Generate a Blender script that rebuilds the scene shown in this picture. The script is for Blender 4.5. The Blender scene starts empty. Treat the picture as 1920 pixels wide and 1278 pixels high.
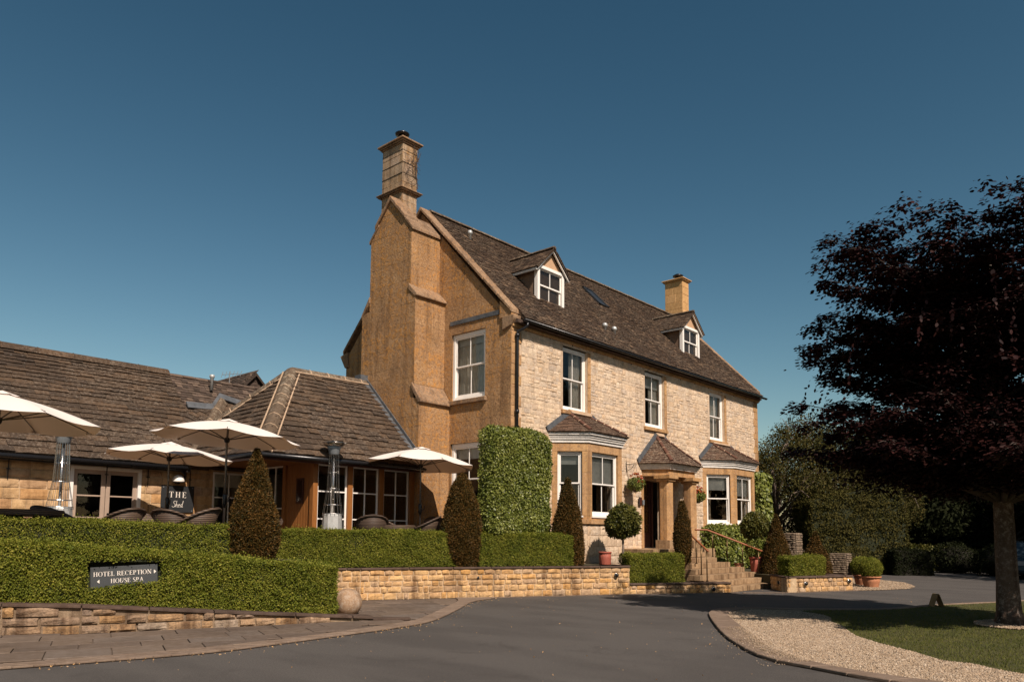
import bpy, math, random
import numpy as np
from mathutils import Vector, Matrix, noise
random.seed(7); RS = np.random.RandomState(11)
S = bpy.context.scene; COL = S.collection
# ---------------------------------------------------------------- camera
F_PX, PIT, ROL, YAW, CY = 1429.74, 0.09433649, 0.00679574, 0.8405469, 869.01
EYE = 1.55
fw = Vector((math.sin(YAW)*math.cos(PIT), math.cos(YAW)*math.cos(PIT), math.sin(PIT)))
r_ = Vector((math.cos(YAW), -math.sin(YAW), 0)); u_ = r_.cross(fw)
rt = r_*math.cos(ROL)+u_*math.sin(ROL); up = -r_*math.sin(ROL)+u_*math.cos(ROL)
cd = bpy.data.cameras.new('camera'); cam = bpy.data.objects.new('camera', cd); COL.objects.link(cam)
cam.matrix_world = Matrix(((rt.x, up.x, -fw.x, 0), (rt.y, up.y, -fw.y, 0), (rt.z, up.z, -fw.z, EYE), (0, 0, 0, 1)))
cd.sensor_width = 36; cd.lens = F_PX/1920*36; cd.shift_y = (CY-639)/1920; cd.clip_end = 3000; cd.clip_start = .05
S.camera = cam
def dist(p): return max(.5, (Vector(p)-Vector((0, 0, EYE))).dot(fw))
# ---------------------------------------------------------------- sky, sun, exposure
SUN_EL, SUN_AZ = math.radians(45), math.radians(200.3)
w = bpy.data.worlds.new('World'); S.world = w; w.use_nodes = True
nt = w.node_tree; nt.nodes.clear()
sky = nt.nodes.new('ShaderNodeTexSky'); sky.sky_type = 'NISHITA'; sky.sun_disc = False
sky.sun_elevation = SUN_EL; sky.sun_rotation = SUN_AZ; sky.altitude = 0; sky.air_density = 1.0; sky.dust_density = .6; sky.ozone_density = 1.6
SKY_POW, SKY_TINT, SKY_STR = (1.7, 1.4, 1.35), (.385, .525, .43, 1), .07      # the photograph's grade: a deeper, more teal sky
sp_ = nt.nodes.new('ShaderNodeSeparateColor'); gm = nt.nodes.new('ShaderNodeCombineColor')
nt.links.new(sky.outputs[0], sp_.inputs[0])
for i_, g_ in enumerate(SKY_POW):
    m_ = nt.nodes.new('ShaderNodeMath'); m_.operation = 'POWER'; m_.inputs[1].default_value = g_; nt.links.new(sp_.outputs[i_], m_.inputs[0]); nt.links.new(m_.outputs[0], gm.inputs[i_])
mx = nt.nodes.new('ShaderNodeMix'); mx.data_type = 'RGBA'; mx.blend_type = 'MULTIPLY'; mx.inputs[0].default_value = 1
mx.inputs[7].default_value = SKY_TINT
bg = nt.nodes.new('ShaderNodeBackground'); bg.inputs[1].default_value = SKY_STR
ow = nt.nodes.new('ShaderNodeOutputWorld')
nt.links.new(gm.outputs[0], mx.inputs[6])
nt.links.new(mx.outputs[2], bg.inputs[0]); nt.links.new(bg.outputs[0], ow.inputs[0])
sl = bpy.data.lights.new('sun', 'SUN'); sl.energy = 5.0; sl.angle = math.radians(.53); sl.color = (1, .865, .755)
so = bpy.data.objects.new('sun', sl); COL.objects.link(so)
so.rotation_euler = Vector((.347, .937, -1.0)).to_track_quat('-Z', 'Y').to_euler()
S.view_settings.view_transform = 'Standard'; S.view_settings.look = 'None'; S.view_settings.gamma = 1
S.view_settings.use_curve_mapping = False; S.view_settings.exposure = .38
S.cycles.max_bounces = 8; S.cycles.transparent_max_bounces = 12
# ---------------------------------------------------------------- node materials
class NM:
    def __init__(s, name):
        s.m = bpy.data.materials.new(name); s.m.use_nodes = True; s.t = s.m.node_tree; s.t.nodes.clear()
        s.out = s.n('ShaderNodeOutputMaterial')
    def n(s, t, **k):
        o = s.t.nodes.new(t)
        for a, v in k.items(): setattr(o, a, v)
        return o
    def l(s, a, b): s.t.links.new(a, b)
    def pos(s, obj=False, sc=(1, 1, 1)):
        src = s.n('ShaderNodeTexCoord').outputs['Object'] if obj else s.n('ShaderNodeNewGeometry').outputs['Position']
        if sc == (1, 1, 1): return src
        v = s.n('ShaderNodeVectorMath', operation='MULTIPLY'); s.l(src, v.inputs[0]); v.inputs[1].default_value = sc
        return v.outputs[0]
    def noise(s, vec, scale, detail=4, rough=.6, dist=0):
        o = s.n('ShaderNodeTexNoise'); s.l(vec, o.inputs['Vector']); o.inputs['Scale'].default_value = scale
        o.inputs['Detail'].default_value = detail; o.inputs['Roughness'].default_value = rough; o.inputs['Distortion'].default_value = dist
        return o.outputs[0]
    def rng(s, x, a, b, c=0, d=1):
        o = s.n('ShaderNodeMapRange'); s.l(x, o.inputs[0])
        for i, v in zip((1, 2, 3, 4), (a, b, c, d)): o.inputs[i].default_value = v
        return o.outputs[0]
    def math(s, op, a, b=None):
        o = s.n('ShaderNodeMath', operation=op)
        for i, v in enumerate((a, b)):
            if v is None: continue
            if isinstance(v, (int, float)): o.inputs[i].default_value = v
            else: s.l(v, o.inputs[i])
        return o.outputs[0]
    def ramp(s, x, cols, const=False):
        o = s.n('ShaderNodeValToRGB'); s.l(x, o.inputs[0]); e = o.color_ramp.elements
        if const: o.color_ramp.interpolation = 'CONSTANT'
        n = len(cols)
        while len(e) < n: e.new(.5)
        for i, c in enumerate(cols):
            e[i].position = (i/n if const else i/max(1, n-1)); e[i].color = (*c, 1)
        return o.outputs[0]
    def mix(s, f, a, b, mode='MIX'):
        o = s.n('ShaderNodeMix', data_type='RGBA', blend_type=mode)
        for i, v in ((0, f), (6, a), (7, b)):
            if isinstance(v, (int, float)): o.inputs[i].default_value = v
            elif isinstance(v, tuple): o.inputs[i].default_value = (*v, 1)
            else: s.l(v, o.inputs[i])
        return o.outputs[2]
    def rand(s):
        a = s.n('ShaderNodeNewGeometry').outputs['Random Per Island']; b = s.n('ShaderNodeObjectInfo').outputs['Random']
        return s.math('FRACT', s.math('ADD', s.math('MULTIPLY', a, 1.7), s.math('MULTIPLY', b, 7.31)))
    def bump(s, h, strength, dist_=.02):
        o = s.n('ShaderNodeBump'); s.l(h, o.inputs['Height']); o.inputs['Strength'].default_value = strength; o.inputs['Distance'].default_value = dist_
        return o.outputs[0]
    def bsdf(s, col, rough=.8, bump=None, metal=0, spec=.3):
        o = s.n('ShaderNodeBsdfPrincipled')
        if isinstance(col, tuple): o.inputs['Base Color'].default_value = (*col, 1)
        else: s.l(col, o.inputs['Base Color'])
        if isinstance(rough, (int, float)): o.inputs['Roughness'].default_value = rough
        else: s.l(rough, o.inputs['Roughness'])
        o.inputs['Metallic'].default_value = metal; o.inputs['Specular IOR Level'].default_value = spec
        if bump is not None: s.l(bump, o.inputs['Normal'])
        return o.outputs[0]
    def done(s, sh): s.l(sh, s.out.inputs[0]); return s.m
def stone(name, cols, lichen=None, lamt=.5, dark=None, damt=.4, bump=.5, fine=60, stain=.35, obj=False, bands=True, dsc=16, lsc=11):
    N = NM(name); P = N.pos(obj)
    c = N.ramp(N.rand(), cols)
    big = N.noise(P, 1.1, 5, .65); mid = N.noise(P, 9, 5, .65); fin = N.noise(P, fine, 4, .7)
    c = N.mix(N.rng(mid, .3, .7), c, N.mix(1.0, c, (.72, .68, .62), 'MULTIPLY'))
    c = N.mix(N.math('MULTIPLY', N.rng(big, .48, .72), stain), c, N.mix(1.0, c, (.45, .42, .40), 'MULTIPLY'))
    c = N.mix(N.math('MULTIPLY', N.rng(fin, .35, .75), .5), c, N.mix(1.0, c, (1.45, 1.4, 1.35), 'MULTIPLY'))
    if bands:
        st = N.noise(N.pos(obj, (3.2, 3.2, .25)), 1.3, 4, .6)
        c = N.mix(N.math('MULTIPLY', N.rng(st, .50, .64), stain*1.15), c, N.mix(1.0, c, (.38, .34, .32), 'MULTIPLY'))
    if dark:
        sp = N.noise(P, dsc, 7, .8); c = N.mix(N.math('MULTIPLY', N.rng(sp, .50, .60), damt), c, dark)
    if lichen:
        lz = N.noise(P, lsc, 7, .82); lm = N.noise(P, .8, 3, .6)
        f = N.math('MULTIPLY', N.rng(lz, .505, .57), N.math('MULTIPLY', N.rng(lm, .36, .58), lamt))
        c = N.mix(f, c, lichen)
        wz = N.noise(P, 23, 4, .8); c = N.mix(N.math('MULTIPLY', N.rng(wz, .64, .69), .6), c, (.62, .58, .50))
    h = N.math('ADD', N.math('MULTIPLY', mid, .7), N.math('MULTIPLY', fin, .35))
    return N.done(N.bsdf(c, .92, N.bump(h, bump, .03), spec=.15))
def plain(name, col, rough=.5, metal=0, var=.12, scale=6, bump=0, spec=.4, obj=False, vcol=None):
    N = NM(name); P = N.pos(obj); n = N.noise(P, scale, 5, .65)
    d = vcol or tuple(x*(1-2.2*var) for x in col)
    c = N.mix(N.rng(n, .35, .7), col, d)
    b = N.bump(N.noise(P, scale*8, 3, .6), bump, .01) if bump else None
    return N.done(N.bsdf(c, N.rng(n, .3, .7, max(.03, rough-.08), min(1, rough+.1)), b, metal, spec))
def leafmat(name, cols, transl=.25, rough=.5, spec=.35):
    N = NM(name); g = N.n('ShaderNodeNewGeometry'); r = g.outputs['Random Per Island']
    P = N.pos(); big = N.noise(P, 2.3, 4, .6)
    c = N.ramp(N.math('FRACT', N.math('ADD', r, N.math('MULTIPLY', big, .0))), cols)
    c = N.mix(N.rng(big, .38, .66), c, N.mix(1.0, c, (.62, .7, .6), 'MULTIPLY'))
    b = N.bsdf(c, rough, None, 0, spec)
    t = N.n('ShaderNodeBsdfTranslucent'); N.l(c, t.inputs[0])
    m = N.n('ShaderNodeMixShader'); m.inputs[0].default_value = transl; N.l(b, m.inputs[1]); N.l(t.outputs[0], m.inputs[2])
    return N.done(m.outputs[0])
def glassmat(name, tint=(.86, .87, .85)):
    N = NM(name); t = N.n('ShaderNodeBsdfTransparent'); t.inputs[0].default_value = (*tint, 1)
    g = N.n('ShaderNodeBsdfGlossy'); g.inputs['Roughness'].default_value = .015; g.inputs[0].default_value = (.95, .95, .95, 1)
    f = N.n('ShaderNodeFresnel'); f.inputs[0].default_value = 1.5
    bp = N.bump(N.noise(N.pos(), 1.7, 2, .5), .06, .05); N.l(bp, g.inputs['Normal']); N.l(bp, f.inputs['Normal'])
    m = N.n('ShaderNodeMixShader'); N.l(N.math('MULTIPLY', f.outputs[0], .85), m.inputs[0]); N.l(t.outputs[0], m.inputs[1]); N.l(g.outputs[0], m.inputs[2])
    return N.done(m.outputs[0])
M = {}
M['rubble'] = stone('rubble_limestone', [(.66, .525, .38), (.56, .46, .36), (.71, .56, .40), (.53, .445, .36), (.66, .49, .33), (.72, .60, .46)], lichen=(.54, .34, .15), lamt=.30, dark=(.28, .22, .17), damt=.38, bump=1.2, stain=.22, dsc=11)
M['mortar'] = stone('lime_mortar', [(.58, .45, .33), (.58, .45, .33)], bump=.6, stain=.3)
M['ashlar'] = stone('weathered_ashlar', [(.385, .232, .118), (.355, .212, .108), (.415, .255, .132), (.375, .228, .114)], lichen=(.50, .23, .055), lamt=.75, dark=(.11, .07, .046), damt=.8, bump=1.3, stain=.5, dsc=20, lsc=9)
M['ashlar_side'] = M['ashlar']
M['stack'] = stone('chimney_ashlar', [(.33, .245, .17), (.40, .31, .22), (.34, .23, .13), (.42, .33, .25)], lichen=(.46, .22, .05), lamt=.4, dark=(.12, .09, .06), damt=.4, bump=.45, stain=.6)
M['newstone'] = stone('clean_ashlar', [(.55, .335, .15), (.50, .305, .135), (.585, .36, .17)], bump=.2, stain=.12)
M['dressed'] = stone('dressed_ironstone', [(.46, .285, .145), (.42, .255, .13), (.48, .30, .14)], lichen=(.50, .26, .08), lamt=.5, dark=(.19, .125, .08), damt=.6, bump=.5, stain=.5)
M['coping'] = stone('stone_coping', [(.30, .20, .125), (.25, .17, .11), (.33, .225, .14)], lichen=(.42, .22, .09), lamt=.5, dark=(.085, .06, .045), damt=.8, bump=.6, stain=.5)
M['gold'] = stone('golden_wall_stone', [(.60, .37, .16), (.53, .35, .19), (.64, .42, .20), (.44, .31, .20), (.60, .34, .12), (.50, .37, .25)], dark=(.22, .15, .10), damt=.4, bump=1.1, stain=.85, fine=45)
M['goldmortar'] = stone('golden_mortar', [(.56, .42, .27), (.56, .42, .27)], bump=.8, stain=.6)
M['wingstone'] = stone('wing_wall_stone', [(.54, .34, .16), (.48, .34, .20), (.58, .385, .19), (.43, .31, .21), (.54, .31, .13)], bump=.9, stain=.35, fine=45)
M['lowstone'] = stone('low_wall_stone', [(.40, .27, .16), (.33, .24, .17), (.44, .27, .125), (.28, .21, .16), (.36, .29, .22)], dark=(.10, .075, .055), damt=.6, bump=1.5, stain=.9, fine=34)
M['lowmortar'] = stone('rough_brown_mortar', [(.27, .20, .135), (.27, .20, .135)], bump=1.2, stain=.7)
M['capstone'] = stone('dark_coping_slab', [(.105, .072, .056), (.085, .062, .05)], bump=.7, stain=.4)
M['step'] = stone('step_stone', [(.35, .24, .14), (.31, .215, .13)], bump=.5, stain=.75)
M['ball'] = stone('ball_stone', [(.33, .225, .145), (.33, .225, .145)], bump=.5, stain=.5, lichen=(.5, .45, .38), lamt=.3)
M['slab'] = stone('paving_slab', [(.145, .112, .088), (.12, .094, .077), (.17, .13, .10), (.14, .115, .098)], bump=.5, stain=.45, bands=False)
M['sett'] = stone('brown_sett', [(.205, .155, .118), (.18, .135, .105), (.23, .175, .135)], bump=.5, stain=.35, bands=False)
M['drystone'] = stone('grey_dry_stone', [(.20, .155, .115), (.25, .195, .14), (.15, .118, .09)], bump=.8)
M['tile'] = stone('stone_roof_tile', [(.074, .050, .033), (.050, .037, .028), (.098, .064, .040), (.060, .044, .032)], lichen=(.17, .13, .095), lamt=.7, dark=(.026, .020, .016), damt=.7, bump=.9, stain=.5, bands=False)
M['tilemain'] = stone('small_roof_tile', [(.060, .040, .028), (.042, .030, .023), (.078, .050, .033), (.053, .036, .026), (.17, .115, .075)], lichen=(.30, .24, .17), lamt=.3, bump=.6, stain=.5, bands=False)
M['tilemod'] = stone('interlocking_roof_tile', [(.085, .062, .05), (.05, .038, .031), (.15, .11, .085)], bump=.5, stain=.3, bands=False)
M['tilebay'] = stone('plain_clay_tile', [(.10, .064, .045), (.075, .048, .036), (.14, .088, .06)], lichen=(.35, .28, .2), lamt=.5, bump=.5, stain=.4, bands=False)
M['ridge'] = stone('ridge_stone', [(.10, .075, .054), (.125, .09, .062)], lichen=(.35, .30, .22), lamt=.6, dark=(.06, .045, .03), bump=.6, bands=False)
M['bayridge'] = stone('brown_ridge_tile', [(.125, .062, .043), (.11, .056, .04)], bump=.3, bands=False)
M['pointing'] = stone('ridge_pointing', [(.46, .34, .24), (.40, .30, .21)], bump=.4, bands=False)
M['lead'] = plain('lead_sheet', (.105, .112, .12), .6, .1, .25, 5)
M['white'] = plain('white_paint', (.78, .74, .68), .35, 0, .03, 4)
M['whiteold'] = plain('weathered_white_paint', (.70, .66, .60), .5, 0, .12, 9, .3)
M['taupe'] = plain('taupe_paint', (.36, .27, .205), .45, 0, .06, 4)
M['black'] = plain('black_gutter', (.012, .012, .013), .3, 0, .1, 8)
M['charcoal'] = plain('charcoal_board', (.022, .024, .026), .5, 0, .1, 8)
M['signgrey'] = plain('slate_grey_board', (.05, .055, .057), .5, 0, .1, 8)
M['letter'] = plain('sign_lettering', (.72, .66, .58), .5, 0, .02)
def woodmat(name, a, b):
    N = NM(name); P = N.pos(False, (14, 14, .8)); n = N.noise(P, 2.5, 5, .6, .6)
    c = N.ramp(N.rng(n, .3, .7), [a, b, a]); return N.done(N.bsdf(c, .45, N.bump(n, .2, .005), spec=.4))
M['oak'] = woodmat('oiled_timber', (.33, .135, .035), (.22, .085, .022))
M['mahog'] = woodmat('dark_timber_door', (.075, .022, .012), (.05, .016, .01))
M['glass'] = glassmat('window_glass'); 
M['dark'] = plain('dark_interior', (.025, .02, .017), .9)
M['room'] = plain('room_plaster', (.22, .19, .16), .9)
M['curtain'] = plain('linen_curtain', (.72, .66, .56), .9)
M['blind'] = plain('window_blind', (.62, .61, .56), .8)
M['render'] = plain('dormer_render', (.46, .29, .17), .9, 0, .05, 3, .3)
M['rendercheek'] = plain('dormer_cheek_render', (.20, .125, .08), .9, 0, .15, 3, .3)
M['canvas'] = None
N = NM('cream_canvas'); n_ = N.noise(N.pos(True), 60, 3); c_ = N.mix(n_, (.78, .71, .65), (.75, .68, .61)); b_ = N.bsdf(c_, .85, None, 0, .1)
t_ = N.n('ShaderNodeBsdfTranslucent'); t_.inputs[0].default_value = (.38, .20, .09, 1); m_ = N.n('ShaderNodeMixShader'); m_.inputs[0].default_value = .16
N.l(b_, m_.inputs[1]); N.l(t_.outputs[0], m_.inputs[2]); M['canvas'] = N.done(m_.outputs[0])
M['pole'] = plain('brushed_pole', (.16, .145, .13), .3, .8, .1, 20, obj=True)
M['steel'] = plain('stainless_steel', (.55, .53, .50), .22, .95, .1, 10, obj=True)
M['steelgrey'] = plain('grey_enamel', (.22, .24, .25), .4, .2, .1, 10, obj=True)
M['panelsteel'] = plain('dull_steel_panel', (.50, .50, .48), .5, .4, .15, 6, obj=True)
N = NM('rattan_weave'); P_ = N.pos(True); wv = N.n('ShaderNodeTexWave', wave_type='BANDS', bands_direction='Z'); N.l(P_, wv.inputs[0]); wv.inputs['Scale'].default_value = 9; wv.inputs['Distortion'].default_value = 1.5; wv.inputs['Detail'].default_value = 1
rn_ = N.rand(); c_ = N.mix(N.math('MULTIPLY', wv.outputs[1], .9), N.ramp(rn_, [(.12, .078, .052), (.08, .053, .038), (.15, .10, .068)]), (.016, .011, .008)); M['rattan'] = N.done(N.bsdf(c_, .6, N.bump(wv.outputs[1], .4, .01)))
M['terracotta'] = plain('terracotta', (.42, .175, .085), .8, 0, .12, 7, .3, obj=True)
M['redpot'] = plain('red_clay', (.30, .075, .045), .7, 0, .1, 7, .2, obj=True)
M['rail'] = woodmat('varnished_handrail', (.30, .10, .035), (.22, .07, .025))
M['bronze'] = plain('bronze_post', (.10, .065, .03), .35, .8, .1, 9)
M['bark'] = stone('beech_bark', [(.10, .072, .055), (.10, .072, .055)], lichen=(.26, .22, .18), lamt=.6, bump=.8, stain=.6, fine=30)
M['twig'] = plain('twig_bark', (.07, .05, .04), .9)
M['greybranch'] = plain('grey_branch', (.16, .12, .09), .9)
M['box'] = leafmat('box_leaves', [(.095, .115, .012), (.155, .17, .018), (.235, .225, .032), (.11, .13, .014), (.34, .295, .055)], .22, .6, .15)
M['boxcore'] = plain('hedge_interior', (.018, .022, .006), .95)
M['yew'] = leafmat('yew_sprays', [(.030, .026, .007), (.085, .046, .011), (.16, .075, .017), (.028, .030, .008), (.115, .055, .013)], .1, .6, .15)
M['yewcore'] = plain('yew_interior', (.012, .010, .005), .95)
M['ivy'] = leafmat('ivy_leaves', [(.08, .10, .015), (.16, .18, .03), (.24, .25, .05), (.11, .13, .02), (.32, .32, .09)], .15, .45, .35)
M['bay'] = leafmat('bay_leaves', [(.05, .055, .010), (.085, .085, .015), (.13, .12, .025), (.17, .145, .03)], .15, .5, .3)
M['beech'] = leafmat('copper_beech_leaves', [(.010, .003, .003), (.015, .004, .004), (.026, .006, .006), (.042, .013, .011), (.011, .0035, .0035)], .08, .6, .14)
M['decid'] = leafmat('mixed_tree_leaves', [(.045, .044, .013), (.065, .060, .017), (.095, .075, .022), (.05, .048, .014), (.13, .095, .03)], .2, .75, .08)
M['shadeleaf'] = leafmat('shade_dark_leaves', [(.010, .012, .005), (.014, .017, .006), (.022, .026, .009), (.012, .013, .005)], .12, .8, .08)  # deep shade of the dense wood is put into this leaf colour
M['olive'] = leafmat('yew_wall_leaves', [(.05, .046, .014), (.075, .064, .018), (.10, .082, .024)], .1, .8, .06)
M['flower'] = leafmat('red_petals', [(.50, .02, .015), (.45, .03, .02), (.55, .25, .03), (.40, .05, .12)], .2)
M['carpaint'] = plain('dark_car_paint', (.008, .008, .011), .4, .1, .05, 3)
M['bluepaint'] = plain('pale_blue_car_paint', (.03, .045, .055), .25, .3, .05, 3)
M['rubber'] = plain('tyre_rubber', (.012, .012, .012), .8)
M['ply'] = plain('weathered_board', (.20, .15, .07), .8)
# ground materials
N = NM('asphalt'); P_ = N.pos(); a = N.noise(P_, 130, 3, .8); b = N.noise(P_, .6, 5, .6); v = N.n('ShaderNodeTexVoronoi'); N.l(P_, v.inputs['Vector']); v.inputs['Scale'].default_value = 75
c_ = N.mix(N.rng(a, .3, .75), (.060, .055, .050), (.122, .112, .102)); c_ = N.mix(N.math('MULTIPLY', N.rng(b, .4, .65), .35), c_, (.085, .076, .068))
spk = N.math('MULTIPLY', N.rng(N.noise(P_, 95, 1, .5), .70, .74), .5); c_ = N.mix(spk, c_, (.28, .25, .21))
long = N.noise(N.pos(False, (1.0, .35, 1)), 1.1, 3, .5); c_ = N.mix(N.math('MULTIPLY', N.rng(long, .42, .62), .45), c_, (.036, .033, .031)); c_ = N.mix(N.math('MULTIPLY', N.rng(N.noise(P_, 28, 4, .8), .42, .62), .4), c_, (.10, .088, .078))
g2 = N.noise(P_, 42, 4, .85); c_ = N.mix(N.math('MULTIPLY', N.rng(g2, .40, .62), .45), c_, (.030, .027, .025)); g3 = N.noise(P_, 60, 2, .7); c_ = N.mix(N.math('MULTIPLY', N.rng(g3, .60, .68), .5), c_, (.17, .15, .13))
st_ = N.noise(P_, .9, 6, .75, 1.2); c_ = N.mix(N.math('MULTIPLY', N.rng(st_, .56, .66), .5), c_, (.045, .040, .036))
M['asphalt'] = N.done(N.bsdf(c_, .85, N.bump(N.math('ADD', a, N.math('MULTIPLY', v.outputs[0], 1.0)), .5, .006), spec=.25))
N = NM('soil_and_turf'); P_ = N.pos(); M['soil'] = N.done(N.bsdf(N.mix(N.noise(P_, 3, 5), (.05, .045, .018), (.035, .028, .018)), .95))
N = NM('lawn_base'); P_ = N.pos(); M['lawn'] = N.done(N.bsdf(N.mix(N.rng(N.noise(P_, 1.2, 5), .3, .7), (.050, .052, .016), (.072, .066, .022)), .95, N.bump(N.noise(P_, 90, 3), .8, .02)))
M['blade'] = leafmat('grass_blades', [(.080, .095, .018), (.11, .12, .024), (.17, .155, .042), (.085, .10, .02)], .2, .7, .1)
M['gravelbed'] = plain('gravel_bed', (.17, .13, .095), .95, 0, .2, 60, .8)
M['pebble'] = stone('gravel_stones', [(.39, .30, .21), (.26, .20, .145), (.51, .42, .32), (.15, .115, .085), (.40, .30, .205), (.32, .24, .165)], bump=.2, stain=.1, bands=False)
M['patio'] = stone('patio_paving', [(.22, .16, .11), (.22, .16, .11)], bump=.3)
# ---------------------------------------------------------------- object helpers
WM = {}
def link(o, parent=None):
    COL.objects.link(o)
    if parent is not None:
        o.parent = parent; o.matrix_parent_inverse = WM.get(parent.name, Matrix()).inverted()
    WM[o.name] = o.matrix_basis.copy() if parent is None else (o.matrix_basis.copy())
    return o
def tag(o, label=None, cat=None, group=None, kind=None):
    if label: o['label'] = label
    if cat: o['category'] = cat
    if group: o['group'] = group
    if kind: o['kind'] = kind
    return o
def thing(name, loc, label, cat, group=None):
    o = bpy.data.objects.new(name, None); o.location = loc; o.empty_display_size = .2
    o.matrix_basis = Matrix.Translation(loc); link(o); return tag(o, label, cat, group)
def npmesh(name, V, Fq, mat, smooth=False):
    me = bpy.data.meshes.new(name); V = np.asarray(V, np.float32).reshape(-1, 3); Fq = np.asarray(Fq, np.int32); k = Fq.shape[1]
    me.vertices.add(len(V)); me.vertices.foreach_set('co', V.ravel()); me.loops.add(Fq.size); me.loops.foreach_set('vertex_index', Fq.ravel())
    me.polygons.add(len(Fq)); me.polygons.foreach_set('loop_start', np.arange(len(Fq), dtype=np.int32)*k)
    if smooth: me.polygons.foreach_set('use_smooth', np.ones(len(Fq), bool))
    me.materials.append(mat); me.update(calc_edges=True); return me
def npobj(name, V, Fq, mat, parent=None, smooth=False):
    return link(bpy.data.objects.new(name, npmesh(name, V, Fq, mat, smooth)), parent)
class MB:
    def __init__(s): s.v = []; s.f = []
    def add(s, vs, fs):
        k = len(s.v); s.v += [tuple(v) for v in vs]; s.f += [tuple(i+k for i in f) for f in fs]; return s
    def box(s, lo, hi, Mx=None):
        x0, y0, z0 = lo; x1, y1, z1 = hi
        vs = [Vector(c) for c in ((x0, y0, z0), (x1, y0, z0), (x1, y1, z0), (x0, y1, z0), (x0, y0, z1), (x1, y0, z1), (x1, y1, z1), (x0, y1, z1))]
        if Mx is not None: vs = [Mx @ v for v in vs]
        return s.add(vs, ((0, 3, 2, 1), (4, 5, 6, 7), (0, 1, 5, 4), (1, 2, 6, 5), (2, 3, 7, 6), (3, 0, 4, 7)))
    def prism(s, poly, off):   # poly: 3D points in a plane, extruded by vector off
        n = len(poly); a = [Vector(p) for p in poly]; b = [p+Vector(off) for p in a]
        return s.add(a+b, [tuple(range(n))[::-1], tuple(range(n, 2*n))]+[(i, (i+1) % n, n+(i+1) % n, n+i) for i in range(n)])
    def tube(s, pts, rad, n=8, cap=True):
        pts = [Vector(p) for p in pts]; rad = rad if isinstance(rad, (list, tuple)) else [rad]*len(pts); k = len(s.v); ref = None
        for i, p in enumerate(pts):
            t = (pts[min(i+1, len(pts)-1)]-pts[max(i-1, 0)]).normalized()
            if ref is None: ref = t.orthogonal().normalized()
            ref = (ref-t*ref.dot(t)); ref = ref.normalized() if ref.length > 1e-5 else t.orthogonal().normalized(); bi = t.cross(ref)
            for j in range(n):
                a = 2*math.pi*j/n; s.v.append(tuple(p+(ref*math.cos(a)+bi*math.sin(a))*rad[i]))
        for i in range(len(pts)-1):
            for j in range(n): s.f.append((k+i*n+j, k+i*n+(j+1) % n, k+(i+1)*n+(j+1) % n, k+(i+1)*n+j))
        if cap: s.f.append(tuple(k+j for j in range(n))[::-1]); s.f.append(tuple(k+(len(pts)-1)*n+j for j in range(n)))
        return s
    def lathe(s, prof, n=20, c=(0, 0, 0), Mx=None, closed=False, wob=None):
        k = len(s.v)
        for (r, z) in prof:
            for j in range(n):
                a = 2*math.pi*j/n; rr = r*(1+(wob(a, z) if wob else 0)); p = Vector((c[0]+rr*math.cos(a), c[1]+rr*math.sin(a), c[2]+z))
                s.v.append(tuple(Mx @ p if Mx is not None else p))
        for i in range(len(prof)-1):
            for j in range(n): s.f.append((k+i*n+j, k+i*n+(j+1) % n, k+(i+1)*n+(j+1) % n, k+(i+1)*n+j))
        if prof[0][0] > 1e-4: s.f.append(tuple(k+j for j in range(n))[::-1])
        if prof[-1][0] > 1e-4: s.f.append(tuple(k+(len(prof)-1)*n+j for j in range(n)))
        return s
    def build(s, name, mat, parent=None, smooth=False, bevel=0):
        me = bpy.data.meshes.new(name); me.from_pydata(s.v, [], s.f); me.materials.append(mat)
        if smooth: me.polygons.foreach_set('use_smooth', [True]*len(me.polygons))
        me.update(); o = link(bpy.data.objects.new(name, me), parent)
        if bevel:
            b = o.modifiers.new('bevel', 'BEVEL'); b.width = bevel; b.segments = 1; b.limit_method = 'ANGLE'
        return o
class Frame:
    def __init__(s, o, u, v): s.o = Vector(o); s.u = Vector(u).normalized(); s.v = Vector(v).normalized(); s.i = s.v.cross(s.u)
    def p(s, a, b, c=0): return s.o+s.u*a+s.v*b-s.i*c        # c = outward
    def mat(s, a, b, c, su=1, sv=1, sd=1):
        p = s.p(a, b, c); U = s.u*su; I = s.i*sd; V = s.v*sv
        return Matrix(((U.x, I.x, V.x, p.x), (U.y, I.y, V.y, p.y), (U.z, I.z, V.z, p.z), (0, 0, 0, 1)))
    def box(s, mb, a0, b0, a1, b1, c0, c1): return mb.box((0, -1, 0), (1, 0, 1), s.mat(a0, b0, c0, a1-a0, b1-b0, c1-c0))
# unit pieces: x,z in 0..1, y from 0 (back) to -1 (front)
def unit_stone(rs, rough=.16, round_=.12):
    n = 4; g = np.linspace(0, 1, n); V = []
    for j in range(n):
        for i in range(n):
            e = (i in (0, n-1)) + (j in (0, n-1)); x, z = g[i], g[j]
            x += rs.uniform(-.04, .04)*(1 if 0 < i < n-1 else .5); z += rs.uniform(-.05, .05)*(1 if 0 < j < n-1 else .5)
            y = -1+rs.uniform(-rough, rough)*1.3+(.38 if e == 1 else (.6 if e == 2 else 0))
            if e: x = x+(.5-x)*round_*.35; z = z+(.5-z)*round_*.6
            V.append((x, y, z))
    F = [(j*n+i, j*n+i+1, (j+1)*n+i+1, (j+1)*n+i) for j in range(n-1) for i in range(n-1)]
    ring = [i for i in range(n)]+[j*n+n-1 for j in range(1, n)]+[(n-1)*n+i for i in range(n-2, -1, -1)]+[j*n for j in range(n-2, 0, -1)]
    k = len(V)
    for r in ring: V.append((V[r][0], 0, V[r][2]))
    m = len(ring)
    F += [(ring[i], k+i, k+(i+1) % m, ring[(i+1) % m]) for i in range(m)]
    return np.array(V), np.array(F)
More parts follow.
